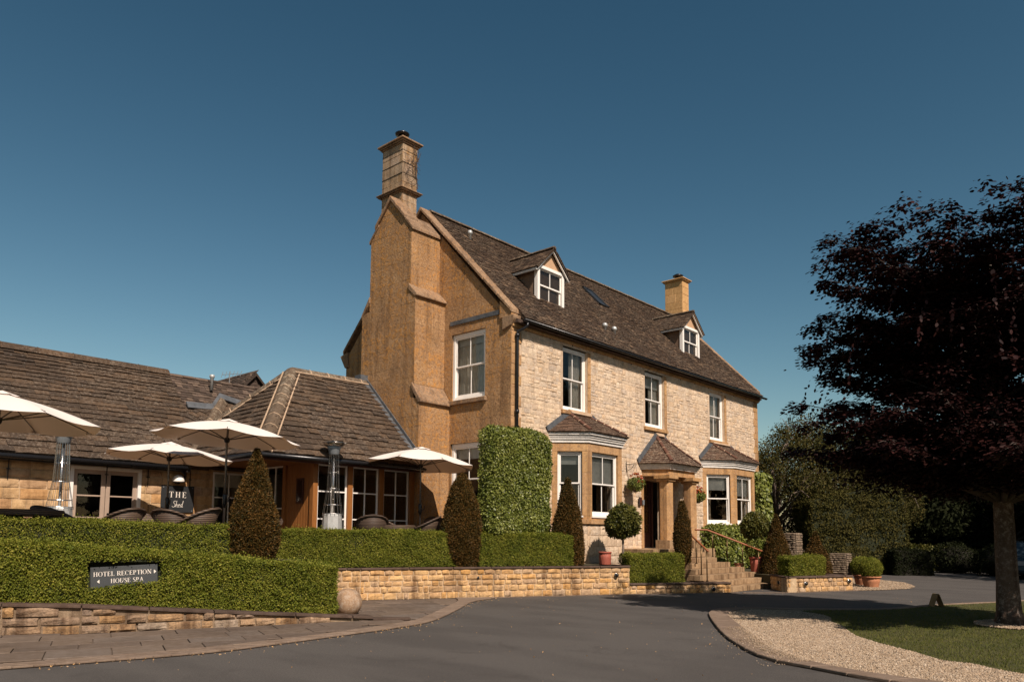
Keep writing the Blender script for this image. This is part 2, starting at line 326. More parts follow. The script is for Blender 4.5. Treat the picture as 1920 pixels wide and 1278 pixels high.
def unit_block(rs, b=.02, jit=0):
    o = [(0, 0), (1, 0), (1, 1), (0, 1)]; V = [(x, 0, z) for x, z in o]+[(x, -.6, z) for x, z in o]+[(x+(.5-x)*2*b, -1+rs.uniform(-jit, jit), z+(.5-z)*3*b) for x, z in o]
    F = [(8, 9, 10, 11)]+[(4+i, 4+(i+1) % 4, 8+(i+1) % 4, 8+i) for i in range(4)]+[(i, (i+1) % 4, 4+(i+1) % 4, 4+i) for i in range(4)]
    return np.array(V), np.array(F)
def unit_tile(rs, irr=.12):
    j = [rs.uniform(-irr, irr) for _ in range(3)]; L = 1.35
    bx = [(0, j[0]*.5), (.5, j[1]*.6), (1, j[2]*.5)]
    V = [(x, -1, z) for x, z in bx]+[(x, -.12, z) for x, z in bx]+[(0, -.45, L), (1, -.45, L), (0, 0, L), (1, 0, L)]
    V[0] = (0, -1+rs.uniform(-.15, .15), V[0][2]); V[2] = (1, -1+rs.uniform(-.15, .15), V[2][2])
    F = [(0, 1, 4, 3), (1, 2, 5, 4), (0, 3, 8, 6), (2, 7, 9, 5)]; T = [(0, 6, 7, 1), (1, 7, 2, 2)]
    return np.array(V), np.array(F+[(0, 1, 7, 6), (1, 2, 7, 7)])
UNITS = {'rock': [unit_stone(RS) for _ in range(8)], 'soft': [unit_stone(RS, .08, .06) for _ in range(6)], 'block': [unit_block(RS, .02, .04) for _ in range(4)],
         'tile': [unit_tile(RS) for _ in range(8)], 'tilefine': [unit_tile(RS, .04) for _ in range(5)], 'slab': [unit_block(RS, .008, .05) for _ in range(4)]}
UM = {}
def umesh(kind, i, mat, nm):
    k = (kind, i, mat.name)
    if k not in UM:
        V, F = UNITS[kind][i]; me = bpy.data.meshes.new(nm); fs = [tuple(dict.fromkeys(int(a) for a in f)) for f in F]
        me.from_pydata([tuple(map(float, v)) for v in V], [], fs); me.materials.append(mat); me.update(); UM[k] = me
    return UM[k]
def emit(name, fr, rects, kind, mat, parent, limit=300, minpx=9, c=0):
    """rects: (u0,v0,w,h,depth). Largest ones in view as objects, the rest joined."""
    out = []
    for r in rects:
        P = fr.p(r[0]+r[2]/2, r[1]+r[3]/2, c); q = F_PX/dist(P); out.append((r[2]*q, r, P))
    out.sort(key=lambda t: -t[0]); single = [t for t in out if t[0] >= minpx][:limit]; rest = out[len(single):]
    if len(single) < 4: rest = out; single = []
    nv = len(UNITS[kind])
    for px, r, P in single:
        o = bpy.data.objects.new(name, umesh(kind, random.randrange(nv), mat, name)); o.matrix_basis = fr.mat(r[0], r[1], c, r[2], r[3], r[4]); link(o, parent)
    if rest:
        Vs = []; Fs = []; k = 0
        for px, r, P in rest:
            V, F = UNITS[kind][random.randrange(nv)]; Mx = np.array(fr.mat(r[0], r[1], c, r[2], r[3], r[4]))
            Vs.append(V@Mx[:3, :3].T+Mx[:3, 3]); Fs.append(F+k); k += len(V)
        V = np.concatenate(Vs); F = np.concatenate(Fs)
        me = bpy.data.meshes.new(name+'s'); me.from_pydata(V.tolist(), [], [tuple(dict.fromkeys(f)) for f in F.tolist()]); me.materials.append(mat); me.update()
        o = link(bpy.data.objects.new(name+'_courses', me), parent); o['kind'] = 'stuff'
def subtract(r, op, mn=.05):
    a0, b0, a1, b1 = r[0], r[1], r[0]+r[2], r[1]+r[3]; o0, p0, o1, p1 = op
    if a1 <= o0 or a0 >= o1 or b1 <= p0 or b0 >= p1: return [r]
    res = []
    if a0 < o0: res.append((a0, b0, o0-a0, r[3], r[4]))
    if a1 > o1: res.append((o1, b0, a1-o1, r[3], r[4]))
    m0, m1 = max(a0, o0), min(a1, o1)
    if b0 < p0: res.append((m0, b0, m1-m0, p0-b0, r[4]))
    if b1 > p1: res.append((m0, p1, m1-m0, b1-p1, r[4]))
    return [q for q in res if q[2] > mn and q[3] > mn*.6]
def courses(W, H, hr, wr, depth, ops=(), gap=.012, u0=0, v0=0, topf=None, botf=None, hs=None):
    rects = []; v = v0; i = 0
    while v < v0+H-.02:
        h = (hs[i % len(hs)] if hs else random.uniform(*hr)); h = min(h, v0+H-v)
        if v0+H-v-h < hr[0]*.5: h = v0+H-v
        u = u0-random.uniform(0, wr[0])
        while u < u0+W-.001:
            wd = random.uniform(*wr); a = max(u, u0); b = min(u+wd, u0+W)
            if u0+W-b < wr[0]*.4: b = u0+W
            if b-a > .03: rects.append((a+gap/2, v+gap/2, b-a-gap, h-gap, random.uniform(*depth)))
            u = max(b, u+wd)
        v += h; i += 1
    for op in ops:
        n2 = []
        for r in rects: n2 += subtract(r, op)
        rects = n2
    if topf: rects = [r for r in rects if r[1]+r[3] <= topf(r[0]+r[2]/2)+.0]
    if botf: rects = [r for r in rects if r[1] >= botf(r[0]+r[2]/2)]
    return rects
def wallbox(fr, W, H, t, ops, name, mat, parent, u0=0, v0=0, c=0):
    us = sorted({u0, u0+W, *[x for o in ops for x in (o[0], o[2]) if u0 < x < u0+W]}); vs = sorted({v0, v0+H, *[x for o in ops for x in (o[1], o[3]) if v0 < x < v0+H]}); mb = MB()
    for i in range(len(us)-1):
        for j in range(len(vs)-1):
            cu, cv = (us[i]+us[i+1])/2, (vs[j]+vs[j+1])/2
            if any(o[0] < cu < o[2] and o[1] < cv < o[3] for o in ops): continue
            fr.box(mb, us[i], vs[j], us[i+1], vs[j+1], c-t, c)
    return mb.build(name, mat, parent)
def clip(poly, a, b, c):      # keep a*x+b*y<=c
    out = []
    for i in range(len(poly)):
        p, q = poly[i], poly[(i+1) % len(poly)]; dp, dq = a*p[0]+b*p[1]-c, a*q[0]+b*q[1]-c
        if dp <= 0: out.append(p)
        if dp*dq < 0: t = dp/(dp-dq); out.append((p[0]+(q[0]-p[0])*t, p[1]+(q[1]-p[1])*t))
    return out
def convex_clip(poly, region):   # region CCW
    for i in range(len(region)):
        p, q = region[i], region[(i+1) % len(region)]; a, b = q[1]-p[1], -(q[0]-p[0]); poly = clip(poly, a, b, a*p[0]+b*p[1])
        if len(poly) < 3: return []
    return poly
def area(p): return .5*abs(sum(p[i][0]*p[(i+1) % len(p)][1]-p[(i+1) % len(p)][0]*p[i][1] for i in range(len(p))))
def polypieces(name, fr, rects, region, mat, parent, c0=-.02, limit=300, jit=.004, shrink=.004):
    polys = []
    for r in rects:
        q = convex_clip([(r[0], r[1]), (r[0]+r[2], r[1]), (r[0]+r[2], r[1]+r[3]), (r[0], r[1]+r[3])], region)
        if len(q) >= 3 and area(q) > .004:
            cx = sum(x for x, y in q)/len(q); cy = sum(y for x, y in q)/len(q); polys.append((F_PX*r[2]/dist(fr.p(cx, cy)), q, r[4]))
    polys.sort(key=lambda t: -t[0])
    rest = MB()
    for k, (px, q, d) in enumerate(polys):
        mb = MB() if k < limit else rest; mb.prism([fr.p(x, y, c0) for x, y in q], -fr.i*(d-c0))
        if k < limit: mb.build(name, mat, parent)
    if rest.v: rest.build(name+'_courses', mat, parent)['kind'] = 'stuff'
def inside(p, region):
    for i in range(len(region)):
        a, b = region[i], region[(i+1) % len(region)]
        if (b[0]-a[0])*(p[1]-a[1])-(b[1]-a[1])*(p[0]-a[0]) < -1e-6: return False
    return True
def span(region, v):
    xs_ = []
    for i in range(len(region)):
        (x1, y1), (x2, y2) = region[i], region[(i+1) % len(region)]
        if (y1 <= v) != (y2 <= v): xs_.append(x1+(x2-x1)*(v-y1)/(y2-y1))
    return (min(xs_), max(xs_)) if len(xs_) > 1 else None
def roof(parent, fr, region, expo, wr, depth, kind, mat, name='tile', deck=.12, limit=300, minpx=9, jitter=.004, deckname='roof_deck', holes=()):
    """region: CCW convex polygon in (u, v) of the roof plane."""
    mb = MB(); mb.prism([fr.p(x, y, 0) for x, y in region], fr.i*deck); mb.build(deckname, mat, parent)
    us = [x for x, y in region]; vs = [y for x, y in region]; rects = []; v = min(vs)-.03; row = 0; e = expo
    while v < max(vs):
        if isinstance(expo, tuple): e = expo[0]+(expo[1]-expo[0])*(v-min(vs))/(max(vs)-min(vs))
        u = min(us)-random.uniform(0, wr[0])
        while u < max(us):
            wd = random.uniform(*wr); cu = u+wd/2; cv = v+e/2
            sp = span(region, min(max(cv, min(vs)+.001), max(vs)-.001))
            if sp and not any(h[0] < cu < h[2] and h[1] < cv < h[3] for h in holes):
                a_, b_ = max(u, sp[0]-.02), min(u+wd, sp[1]+.02)
                if b_-a_ > .05: rects.append((a_+.003, v+random.uniform(-jitter, jitter)-(.03 if random.random() < .012 and depth > .05 else 0), b_-a_-.006, e, depth*random.uniform(.8, 1.25)))
            u += wd
        v += e; row += 1
    emit(name, fr, rects, kind, mat, parent, limit, minpx)
def ridge_run(parent, a, b, n, r, mat, name='ridge_tile', mortar=None, ang=100, flat=False, rb=None):
    """half-round or angled ridge pieces from a to b"""
    a, b = Vector(a), Vector(b); d = (b-a); L = d.length; d.normalize(); side = d.cross(Vector((0, 0, 1))).normalized(); upv = side.cross(d)
    for i in range(n):
        p = a+(b-a)*(i/n)+d*.004; q = a+(b-a)*((i+1)/n)-d*.012; mb = MB(); k = 7
        prof = [(-math.cos(math.pi*j/(k-1))*r, math.sin(math.pi*j/(k-1))*r*(.75 if not flat else .55)) for j in range(k)]
        pts = [p+side*x+upv*y for x, y in prof]; lift = upv*(.006*(i % 2)); pts = [t+lift for t in pts]
        mb.prism(pts, q-p); mb.build(name, mat, parent)
        if mortar is not None and i: 
            m = MB(); m.prism([a+(b-a)*(i/n)-d*.016+side*x*1.04+upv*y*1.05 for x, y in prof], d*.03); m.build('mortar_joint', mortar, parent)
# ---------------------------------------------------------------- polylines on the ground
def cr(pts, n=6):
    P = [Vector((*p, 0)) for p in pts]; P = [P[0]*2-P[1]]+P+[P[-1]*2-P[-2]]; out = []
    for i in range(1, len(P)-2):
        a, b, c, d = P[i-1:i+3]
        for k in range(n):
            t = k/n; q = .5*((2*b)+(c-a)*t+(2*a-5*b+4*c-d)*t*t+(3*b-a-3*c+d)*t**3); out.append((q.x, q.y))
    out.append((P[-2].x, P[-2].y)); return out
def resample(pts, n):
    P = [Vector((*p, 0)) for p in pts]; L = [0]
    for a, b in zip(P, P[1:]): L.append(L[-1]+(b-a).length)
    out = []; j = 0
    for i in range(n+1):
        s = L[-1]*i/n
        while j < len(L)-2 and L[j+1] < s: j += 1
        t = (s-L[j])/max(1e-9, L[j+1]-L[j]); q = P[j].lerp(P[j+1], t); out.append((q.x, q.y))
    return out
def plen(p): return sum(math.dist(a, b) for a, b in zip(p, p[1:]))
def sheet(name, pts, z, mat, kind='structure', parent=None, h=None):
    mb = MB()
    if h: mb.prism([(x, y, z-h) for x, y in pts], (0, 0, h))
    else: mb.add([(x, y, z) for x, y in pts], [tuple(range(len(pts)))])
    o = mb.build(name, mat, parent)
    if kind: o['kind'] = kind
    return o
E_ = 160
sheet('ground', [(-E_, -E_), (E_*1.4, -E_), (E_*1.4, E_), (-E_, E_)], -.06, M['soil'])
sheet('road', [(-12, -12), (9, -12), (40, -8), (44, 4), (40, 14), (31, 18), (31, 12), (24, 11), (9, 16), (-12, 18)], 0, M['asphalt'])
kout = [(-6, 12.2), (-2, 11.3), (1, 10.6), (2.71, 10.17), (3.74, 9.9), (4.95, 9.66), (6.08, 9.75), (7.57, 9.92), (8.52, 10.07), (9.51, 10.4), (11.23, 11.55), (12.81, 12.68), (14.11, 13.14)]
kin = [(-6, 12.5), (-2, 11.6), (1, 10.92), (2.79, 10.47), (3.5, 10.3), (5.1, 10.04), (6.0, 10.05), (7.16, 10.16), (9.0, 10.54), (10.0, 11.1), (11.75, 12.34), (12.7, 13.05), (13.3, 13.75)]
kout, kin = cr(kout), cr(kin)
WA, WB, WC = (9.0, 16.04), (17.79, 11.61), (20.45, 9.95)       # foot of the terrace walls
LW = [(-6, 17.6), (0, 14.95), (3.53, 13.36), (4.46, 12.87), (6.23, 12.15), (8.71, 11.12)]
pv = sheet('pavement', kin+[(13.2, 13.9), (9, 16), (-6, 18.5)], .008, M['slab'])
def on_pav(x, y):
    poly = PAVP; c = False
    for i in range(len(poly)):
        (x1, y1), (x2, y2) = poly[i], poly[i-1]
        if (y1 > y) != (y2 > y) and x < (x2-x1)*(y-y1)/(y2-y1)+x1: c = not c
    return c
PAVP = kin+[(14.05, 13.5), (9, 16.0), (-6, 18.5)]
def left_of_low(x, y):
    for a, b in zip(LW, LW[1:]):
        if a[0] <= x <= b[0]: return y > a[1]+(b[1]-a[1])*(x-a[0])/(b[0]-a[0])+.1
    return False
fp = Frame((-2, 9, .010), (.94, -.34, 0), (.34, .94, 0)); rects = []
v = -6
while v < 9:
    h = random.choice((.5, .6, .72)); u = -4+random.uniform(-.5, 0)
    while u < 17:
        wd = random.choice((.5, .62, .75, .9)); q = fp.p(u+wd/2, v+h/2)
        if on_pav(q.x, q.y) and not (left_of_low(q.x, q.y) and q.x < 8.2): rects.append((u, v, wd-.012, h-.012, 0))
        u += wd
    v += h
# slabs are clipped by the kerb strip: keep the corners inside
for r in rects:
    cs = [(r[0], r[1]), (r[0]+r[2], r[1]), (r[0]+r[2], r[1]+r[3]), (r[0], r[1]+r[3])]; W_ = [fp.p(*c) for c in cs]
    # clip by local kerb tangent lines
    poly = [(p.x, p.y) for p in W_]
    for i in range(0, len(kin)-3, 3):
        a, b = kin[i], kin[min(i+3, len(kin)-1)]; mx_, my_ = (a[0]+b[0])/2, (a[1]+b[1])/2
        if min(math.dist(p, (mx_, my_)) for p in poly) < .7:
            nx, ny = b[1]-a[1], -(b[0]-a[0]); poly = clip(poly, nx, ny, nx*a[0]+ny*a[1]-.01)
            if len(poly) < 3: break
    if len(poly) < 3 or area(poly) < .02: continue
    mb = MB(); z = .034+random.uniform(-.003, .003); mb.prism([(x, y, .010) for x, y in poly], (0, 0, z-.010)); mb.build('paving_slab', M['slab'], pv, bevel=.006)
kb = sheet('kerb', kout+kin[::-1], .006, M['slab'])
n = int(plen(kout)/.21); A = resample(kout, n); B = resample(kin, n)
for i in range(n):
    f = .035; q = [Vector((*A[i], 0)).lerp(Vector((*A[i+1], 0)), f), Vector((*A[i+1], 0)).lerp(Vector((*A[i], 0)), f), Vector((*B[i+1], 0)).lerp(Vector((*B[i], 0)), f), Vector((*B[i], 0)).lerp(Vector((*B[i+1], 0)), f)]
    if q[0].x < 1.5: continue
    mb = MB(); mb.prism([(p.x, p.y, .008) for p in q], (0, 0, .028+random.uniform(-.003, .003))); mb.build('kerb_sett', M['sett'], kb, bevel=.006)
# thin sett line along the wall foot and across the forecourt
for ln in ([(14.0, 13.36), (17.6, 11.5), (20.45, 9.7)], [(20.45, 9.6), (21.7, 8.55), (24.3, 7.5)]):
    P_ = resample(ln, int(plen(ln)/.3)); mb = MB()
    for a, b in zip(P_, P_[1:]):
        d = Vector((b[0]-a[0], b[1]-a[1], 0)).normalized()*.006; s = Vector((d.y, -d.x, 0)).normalized()*.055; a3, b3 = Vector((*a, .004))+d, Vector((*b, .004))-d
        mb.prism([a3-s, a3+s, b3+s, b3-s], (0, 0, .012))
    mb.build('kerb_line', M['sett'], kb)
# island: kerb, gravel, lawn
io = [(9.6, -6), (9.1, -2), (8.86, 1), (8.93, 2.5), (9.05, 2.99), (9.26, 3.53), (9.51, 4.15), (10.38, 4.95), (11.75, 5.92), (14.04, 7.31), (14.79, 7.62), (15.46, 7.70), (16.1, 7.35), (16.61, 6.49), (17.7, 5.35), (18.7, 4.95), (19.89, 4.62), (21.95, 3.75), (26, 2.2), (36, -2.0)]
ii = [(9.95, -6), (9.45, -2), (9.2, 1), (9.25, 2.59), (9.37, 3.08), (9.6, 3.61), (10.3, 4.42), (11.5, 5.24), (13.2, 6.35), (14.1, 6.92), (14.8, 7.22), (15.4, 7.28), (15.85, 7.0), (16.35, 6.25), (17.55, 5.15), (18.6, 4.78), (19.85, 4.5), (21.9, 3.63), (25.95, 2.1), (36, -2.1)]
io, ii = cr(io), cr(ii)
ik = sheet('island_kerb', io+ii[::-1], .006, M['slab'])
n = int(plen(io)/.5); A = resample(io, n); B = resample(ii, n)
for i in range(n):
    if A[i][1] < 1.2 and A[i][0] < 12 or A[i][0] > 26: continue
    f = .012; q = [Vector((*A[i], 0)).lerp(Vector((*A[i+1], 0)), f), Vector((*A[i+1], 0)).lerp(Vector((*A[i], 0)), f), Vector((*B[i+1], 0)).lerp(Vector((*B[i], 0)), f), Vector((*B[i], 0)).lerp(Vector((*B[i+1], 0)), f)]
    mb = MB(); mb.prism([(p.x, p.y, .008) for p in q], (0, 0, .04+random.uniform(-.002, .002))); mb.build('kerb_stone', M['sett'], ik, bevel=.008)
sheet('gravel_bed', ii, .012, M['gravelbed'])
lw = cr([(9.9, -6), (9.9, -2), (9.9, 0), (10.45, 1.5), (10.9, 2.15), (10.95, 2.5), (11.5, 2.98), (12.03, 3.54), (12.78, 4.13), (13.93, 4.71), (14.46, 5.07), (15.2, 5.35), (15.75, 5.75), (16.0, 6.2), (16.35, 6.2)], 4)
farb = [p for p in ii if p[0] > 16.36]
LAWN = lw+farb
sheet('lawn', [(x, y) for x, y in LAWN], .03, M['lawn'])
def inpoly(x, y, poly):
    c = False; j = len(poly)-1
    for i in range(len(poly)):
        if (poly[i][1] > y) != (poly[j][1] > y) and x < (poly[j][0]-poly[i][0])*(y-poly[i][1])/(poly[j][1]-poly[i][1])+poly[i][0]: c = not c
        j = i
    return c
def inpoly_np(x, y, poly):
    c = np.zeros(len(x), bool); j = len(poly)-1
    for i in range(len(poly)):
        xi, yi = poly[i]; xj, yj = poly[j]
        if yi != yj:
            m = ((yi > y) != (yj > y)) & (x < (xj-xi)*(y-yi)/(yj-yi)+xi); c ^= m
        j = i
    return c
TREE = (16.35, 2.6)
def pebbles(name, xs, ys, z, size, parent=None, lab=None):
    n = len(xs); o6 = np.array([(1, 0, 0), (-1, 0, 0), (0, 1, 0), (0, -1, 0), (0, 0, 1), (0, 0, -1)], float)
    f8 = np.array([(0, 2, 4), (2, 1, 4), (1, 3, 4), (3, 0, 4), (2, 0, 5), (1, 2, 5), (3, 1, 5), (0, 3, 5)])
    s = RS.uniform(size[0], size[1], (n, 1))*RS.uniform(.6, 1.2, (n, 3)); s[:, 2] *= .7
    V = o6[None]*s[:, None, :]+RS.uniform(-.25, .25, (n, 6, 3))*s[:, None, :]
    a = RS.uniform(0, 6.28, n); ca, sa = np.cos(a)[:, None], np.sin(a)[:, None]
    X = V[:, :, 0]*ca-V[:, :, 1]*sa+xs[:, None]; Y = V[:, :, 0]*sa+V[:, :, 1]*ca+ys[:, None]; Z = V[:, :, 2]+z+RS.uniform(0, .012, (n, 1))
    o = npobj(name, np.stack([X, Y, Z], -1).reshape(-1, 3), (f8[None]+6*np.arange(n)[:, None, None]).reshape(-1, 3), M['pebble'], parent); o['kind'] = 'stuff'; return o
xs = RS.uniform(9.1, 16.5, 420000); ys = RS.uniform(-.5, 7.4, 420000); d = xs*.745+ys*.667
k = inpoly_np(xs, ys, ii) & ~inpoly_np(xs, ys, LAWN) & (RS.uniform(0, 1, len(xs)) < np.clip(1.25-(d-8.5)*.085, .42, 1)); k &= ys > 1.0
pebbles('gravel', xs[k], ys[k], .018, (.008, .021))
tt = RS.randint(30, len(ii)-70, 2600); off_ = RS.exponential(.12, 2600); Pii = np.array(ii); dv = Pii[tt+1]-Pii[tt]; dv /= np.maximum(1e-6, np.linalg.norm(dv, axis=1, keepdims=True)); f_ = RS.uniform(0, 1, (2600, 1))
q_ = Pii[tt]*(1-f_)+Pii[tt+1]*f_+np.stack([-dv[:, 1], dv[:, 0]], 1)*off_[:, None]; k = ~inpoly_np(q_[:, 0], q_[:, 1], ii); on_k = inpoly_np(q_[:, 0], q_[:, 1], io+ii[::-1]); pebbles('spilled_gravel', q_[k, 0], q_[k, 1], np.where(on_k[k], .045, .006)[:, None], (.006, .013))
a = RS.uniform(0, 6.28, 5000); r = .2+.42*np.sqrt(RS.uniform(0, 1, 5000)); pebbles('gravel_ring', TREE[0]-.12+r*np.cos(a)*1.3, TREE[1]-.1+r*np.sin(a)*1.0, .045, (.014, .03))
n = 210000; xs = RS.uniform(10, 23, n); ys = RS.uniform(-3, 6.6, n); d = xs*.745+ys*.667
k = inpoly_np(xs, ys, LAWN) & (RS.uniform(0, 1, n) < np.clip(1.3-(d-9)*.11, .2, 1)) & (((xs-TREE[0]+.1)/.75)**2+((ys-TREE[1]+.1)/.6)**2 > 1) & (np.abs(xs*.667-ys*.745-3) < 9)
xs, ys = xs[k], ys[k]; n = len(xs); h = RS.uniform(.012, .036, n); a = RS.uniform(0, 6.28, n); wv_ = RS.uniform(.0025, .005, n); lx, ly = RS.uniform(-.02, .02, n), RS.uniform(-.02, .02, n)
V = np.stack([np.stack([xs-wv_*np.cos(a), ys-wv_*np.sin(a), np.full(n, .028)], -1), np.stack([xs+wv_*np.cos(a), ys+wv_*np.sin(a), np.full(n, .028)], -1), np.stack([xs+lx, ys+ly, .03+h], -1)], 1)
npobj('grass', V.reshape(-1, 3), np.arange(3*n).reshape(-1, 3), M['blade'])['kind'] = 'stuff'
# gravel apron round the pots on the right
ap = [(23.9, 7.55), (24.6, 7.2), (25.9, 6.75), (27.3, 6.9), (29.5, 7.8), (31, 9.4), (30, 11), (26.5, 11), (25.0, 9.8)]
sheet('gravel_apron', cr(ap, 3), .008, M['gravelbed'])
xs = RS.uniform(23.5, 31, 26000); ys = RS.uniform(6.5, 11, 26000); k = inpoly_np(xs, ys, ap); pebbles('gravel_chips', xs[k], ys[k], .012, (.014, .026))
# ---------------------------------------------------------------- terrace blocks
sheet('terrace_bed', [(8.6, 16.1), (11.29, 15.0), (17.76, 11.69), (18.6, 13.2), (18.6, 14.0), (16, 20), (8, 20)], .77, M['soil'], h=.77)
sheet('terrace_bed', [(-6, 15.3), (3.7, 14.22), (7.6, 13.55), (8.5, 13.2), (8.75, 14.2), (8.55, 20), (-6, 20)], 1.05, M['soil'], h=1.05)
sheet('planting_bed', [(17.79, 11.72), (20.4, 10.06), (21.0, 11.3), (22.0, 12.6), (22, 14), (18.3, 14)], .26, M['soil'], h=.26)
sheet('planting_bed', [(21.86, 8.86), (24.0, 7.93), (25.0, 9.7), (31, 12.2), (31, 14), (23.3, 14), (23.2, 12.6), (23.9, 11), (23.1, 9.9), (22.75, 9.62)], .40, M['soil'], h=.40)
pt = sheet('patio', [(-5, 15.5), (3.7, 15.0), (8.2, 14.6), (9.3, 16.7), (14.3, 14.3), (15.5, 13.9), (15.5, 20), (-5, 20)], 1.07, M['patio'], h=.3)
def stonewall(name, label, pts, z0, z1, th, mat, mortar, hs, wr, caps=True, capmat='capstone', depth=(.02, .045), caplen=(.7, 1.2), limit=300, z1b=None, cat='wall', unit='rock', sides=True):
    t = thing(name, (pts[0][0], pts[0][1], 0), label, cat); n = len(pts)-1
    for i in range(n):
        a, b = Vector((*pts[i], 0)), Vector((*pts[i+1], 0)); L = (b-a).length; fr = Frame(a, b-a, (0, 0, 1))
        ta = z1 if z1b is None else z1[i]; tb = z1 if z1b is None else z1[i+1]
        MB().prism([fr.p(0, z0), fr.p(L, z0), fr.p(L, tb), fr.p(0, ta)], fr.i*th).build('core', mortar, t)
        H = max(ta, tb)-z0
        tf = (lambda u, ta=ta, tb=tb, L=L: ta+(tb-ta)*u/L-z0+.03)
        rc = courses(L, H, (.1, .15), wr, depth, gap=.016, hs=hs, topf=(tf if z1b is not None else None), u0=0, v0=0)
        fr2 = Frame(a+Vector((0, 0, z0)), b-a, (0, 0, 1)); emit('stone', fr2, rc, unit, mat, t, limit=int(limit*L/max(1e-6, plen(pts))), minpx=8)
        if caps:
            u = 0
            while u < L-.01:
                wd = min(random.uniform(*caplen), L-u)
                if L-u-wd < .3: wd = L-u
                za, zb = ta+(tb-ta)*u/L, ta+(tb-ta)*(u+wd)/L; mb = MB()
                mb.prism([fr.p(u+.006, za+.002, .055), fr.p(u+wd-.006, zb+.002, .055), fr.p(u+wd-.006, zb+.05, .05), fr.p(u+.006, za+.05, .05)], fr.i*(th+.09)); mb.build('coping_slab', M[capmat], t, bevel=.008); u += wd
    return t
def walllight(x, y, z, nx, ny, lab):
    t = thing('wall_light', (x, y, z), lab, 'light', 'round wall lights along the terrace walls'); Mx = Matrix.Translation((x, y, z)) @ Vector((nx, ny, 0)).to_track_quat('Z', 'Y').to_matrix().to_4x4()
    MB().lathe([(.0, .04), (.035, .04), (.05, .05), (.058, .06), (.058, .0)], 14, Mx=Mx).build('bezel', M['steel'], t, True)
    MB().lathe([(.052, .052), (.045, .085), (.02, .10), (0, .103)], 12, Mx=Mx @ Matrix.Rotation(0, 4, 'X')).build('eyelid', M['black'], t, True)
stonewall('terrace_wall', 'low golden stone retaining wall with dark coping under the long clipped hedge', [WA, (11.29, 14.94), WB], 0, .72, .3, M['gold'], M['goldmortar'], [.17, .15, .125, .14, .13], (.10, .42))
stonewall('terrace_wall_end', 'short return of the golden wall beside the hedge right of the red pot', [WB, (18.35, 12.6)], 0, .72, .28, M['gold'], M['goldmortar'], [.17, .15, .14, .13, .13], (.16, .3), limit=20)
stonewall('planter_wall', 'lowest golden planter wall ending at the bottom of the stone steps', [WB, WC], 0, .24, .28, M['gold'], M['goldmortar'], [.125, .115], (.14, .32), limit=80)
stonewall('planter_wall_right', 'golden stone planter wall right of the steps with dark coping', [(22.75, 9.75), (21.69, 8.8), (24.05, 7.79), (25.0, 9.6)], 0, .40, .25, M['gold'], M['goldmortar'], [.14, .13, .13], (.15, .32), limit=120)
lt = stonewall('boundary_wall', 'low rough stone wall tapering to the ground under the nearest hedge', LW, 0, [.82, .6, .45, .40, .25, .05], .3, M['lowstone'], M['lowmortar'], [.15, .13, .12, .17], (.25, .62), z1b=1, depth=(.02, .085), caplen=(.9, 1.5))
MB().prism([(8.66, 11.05, .01), (9.25, 10.72, .01), (9.32, 10.85, .01), (8.75, 11.35, .01)], (0, 0, .055)).build('coping_slab', M['capstone'], lt, bevel=.01)
nW = Vector((-.456, -.89, 0))
walllight(13.94, 13.65, .50, nW.x, nW.y, 'round steel bulkhead light in the middle of the long terrace wall')
walllight(17.4, 11.78, .52, nW.x, nW.y, 'round steel light near the right end of the long terrace wall')
nP = Vector((-1.66, -2.66, 0)).normalized(); walllight(19.93, 10.23, .11, nP.x, nP.y, 'small round light on the lowest planter wall left of the steps')
nQ = Vector((-1.01, -2.36, 0)).normalized()
walllight(22.25, 8.53, .24, nQ.x, nQ.y, 'small round light near the left corner of the right planter wall'); walllight(23.85, 7.85, .28, nQ.x, nQ.y, 'small round light at the far right end of the right planter wall')
walllight(22.2, 9.22, .24, -.67, .74, 'round light on the shaded side of the right planter beside the steps')
# stone steps
st = thing('stone_steps', (22, 10, 0), 'flight of worn sandstone steps rising to the columned porch', 'steps')
XR = [23.28, 23.46, 23.98, 23.76, 23.5, 23.3, 23.2]; XL = [20.46, 20.3, 20.1, 20.5, 20.95, 21.4, 21.8]
for k in range(7):
    y0 = 9.95+.37*k; y1 = y0+.40 if k < 6 else 12.56; x = XL[k]; z1 = .15*(k+1)+(.01 if k == 6 else 0)
    while x < XR[k]-.02:
        wd = random.uniform(.55, 1.0); wd = XR[k]-x if XR[k]-x-wd < .4 else wd
        MB().box((x+.0015, y0+random.uniform(-.002, .002), z1-.15), (x+wd-.0015, y1, z1+random.uniform(-.001, .001))).build('step_block', M['step'], st, bevel=.007); x += wd
    if k: MB().box((XL[k]-.02 if k > 2 else 20.5, y0+.05, 0), (XR[k]-.04, y1+.35, z1-.155)).build('step_core', M['step'], st)
MB().box((20.6, 12.56, .7), (25.3, 14.0, 1.17)).build('landing', M['step'], st, bevel=.012)
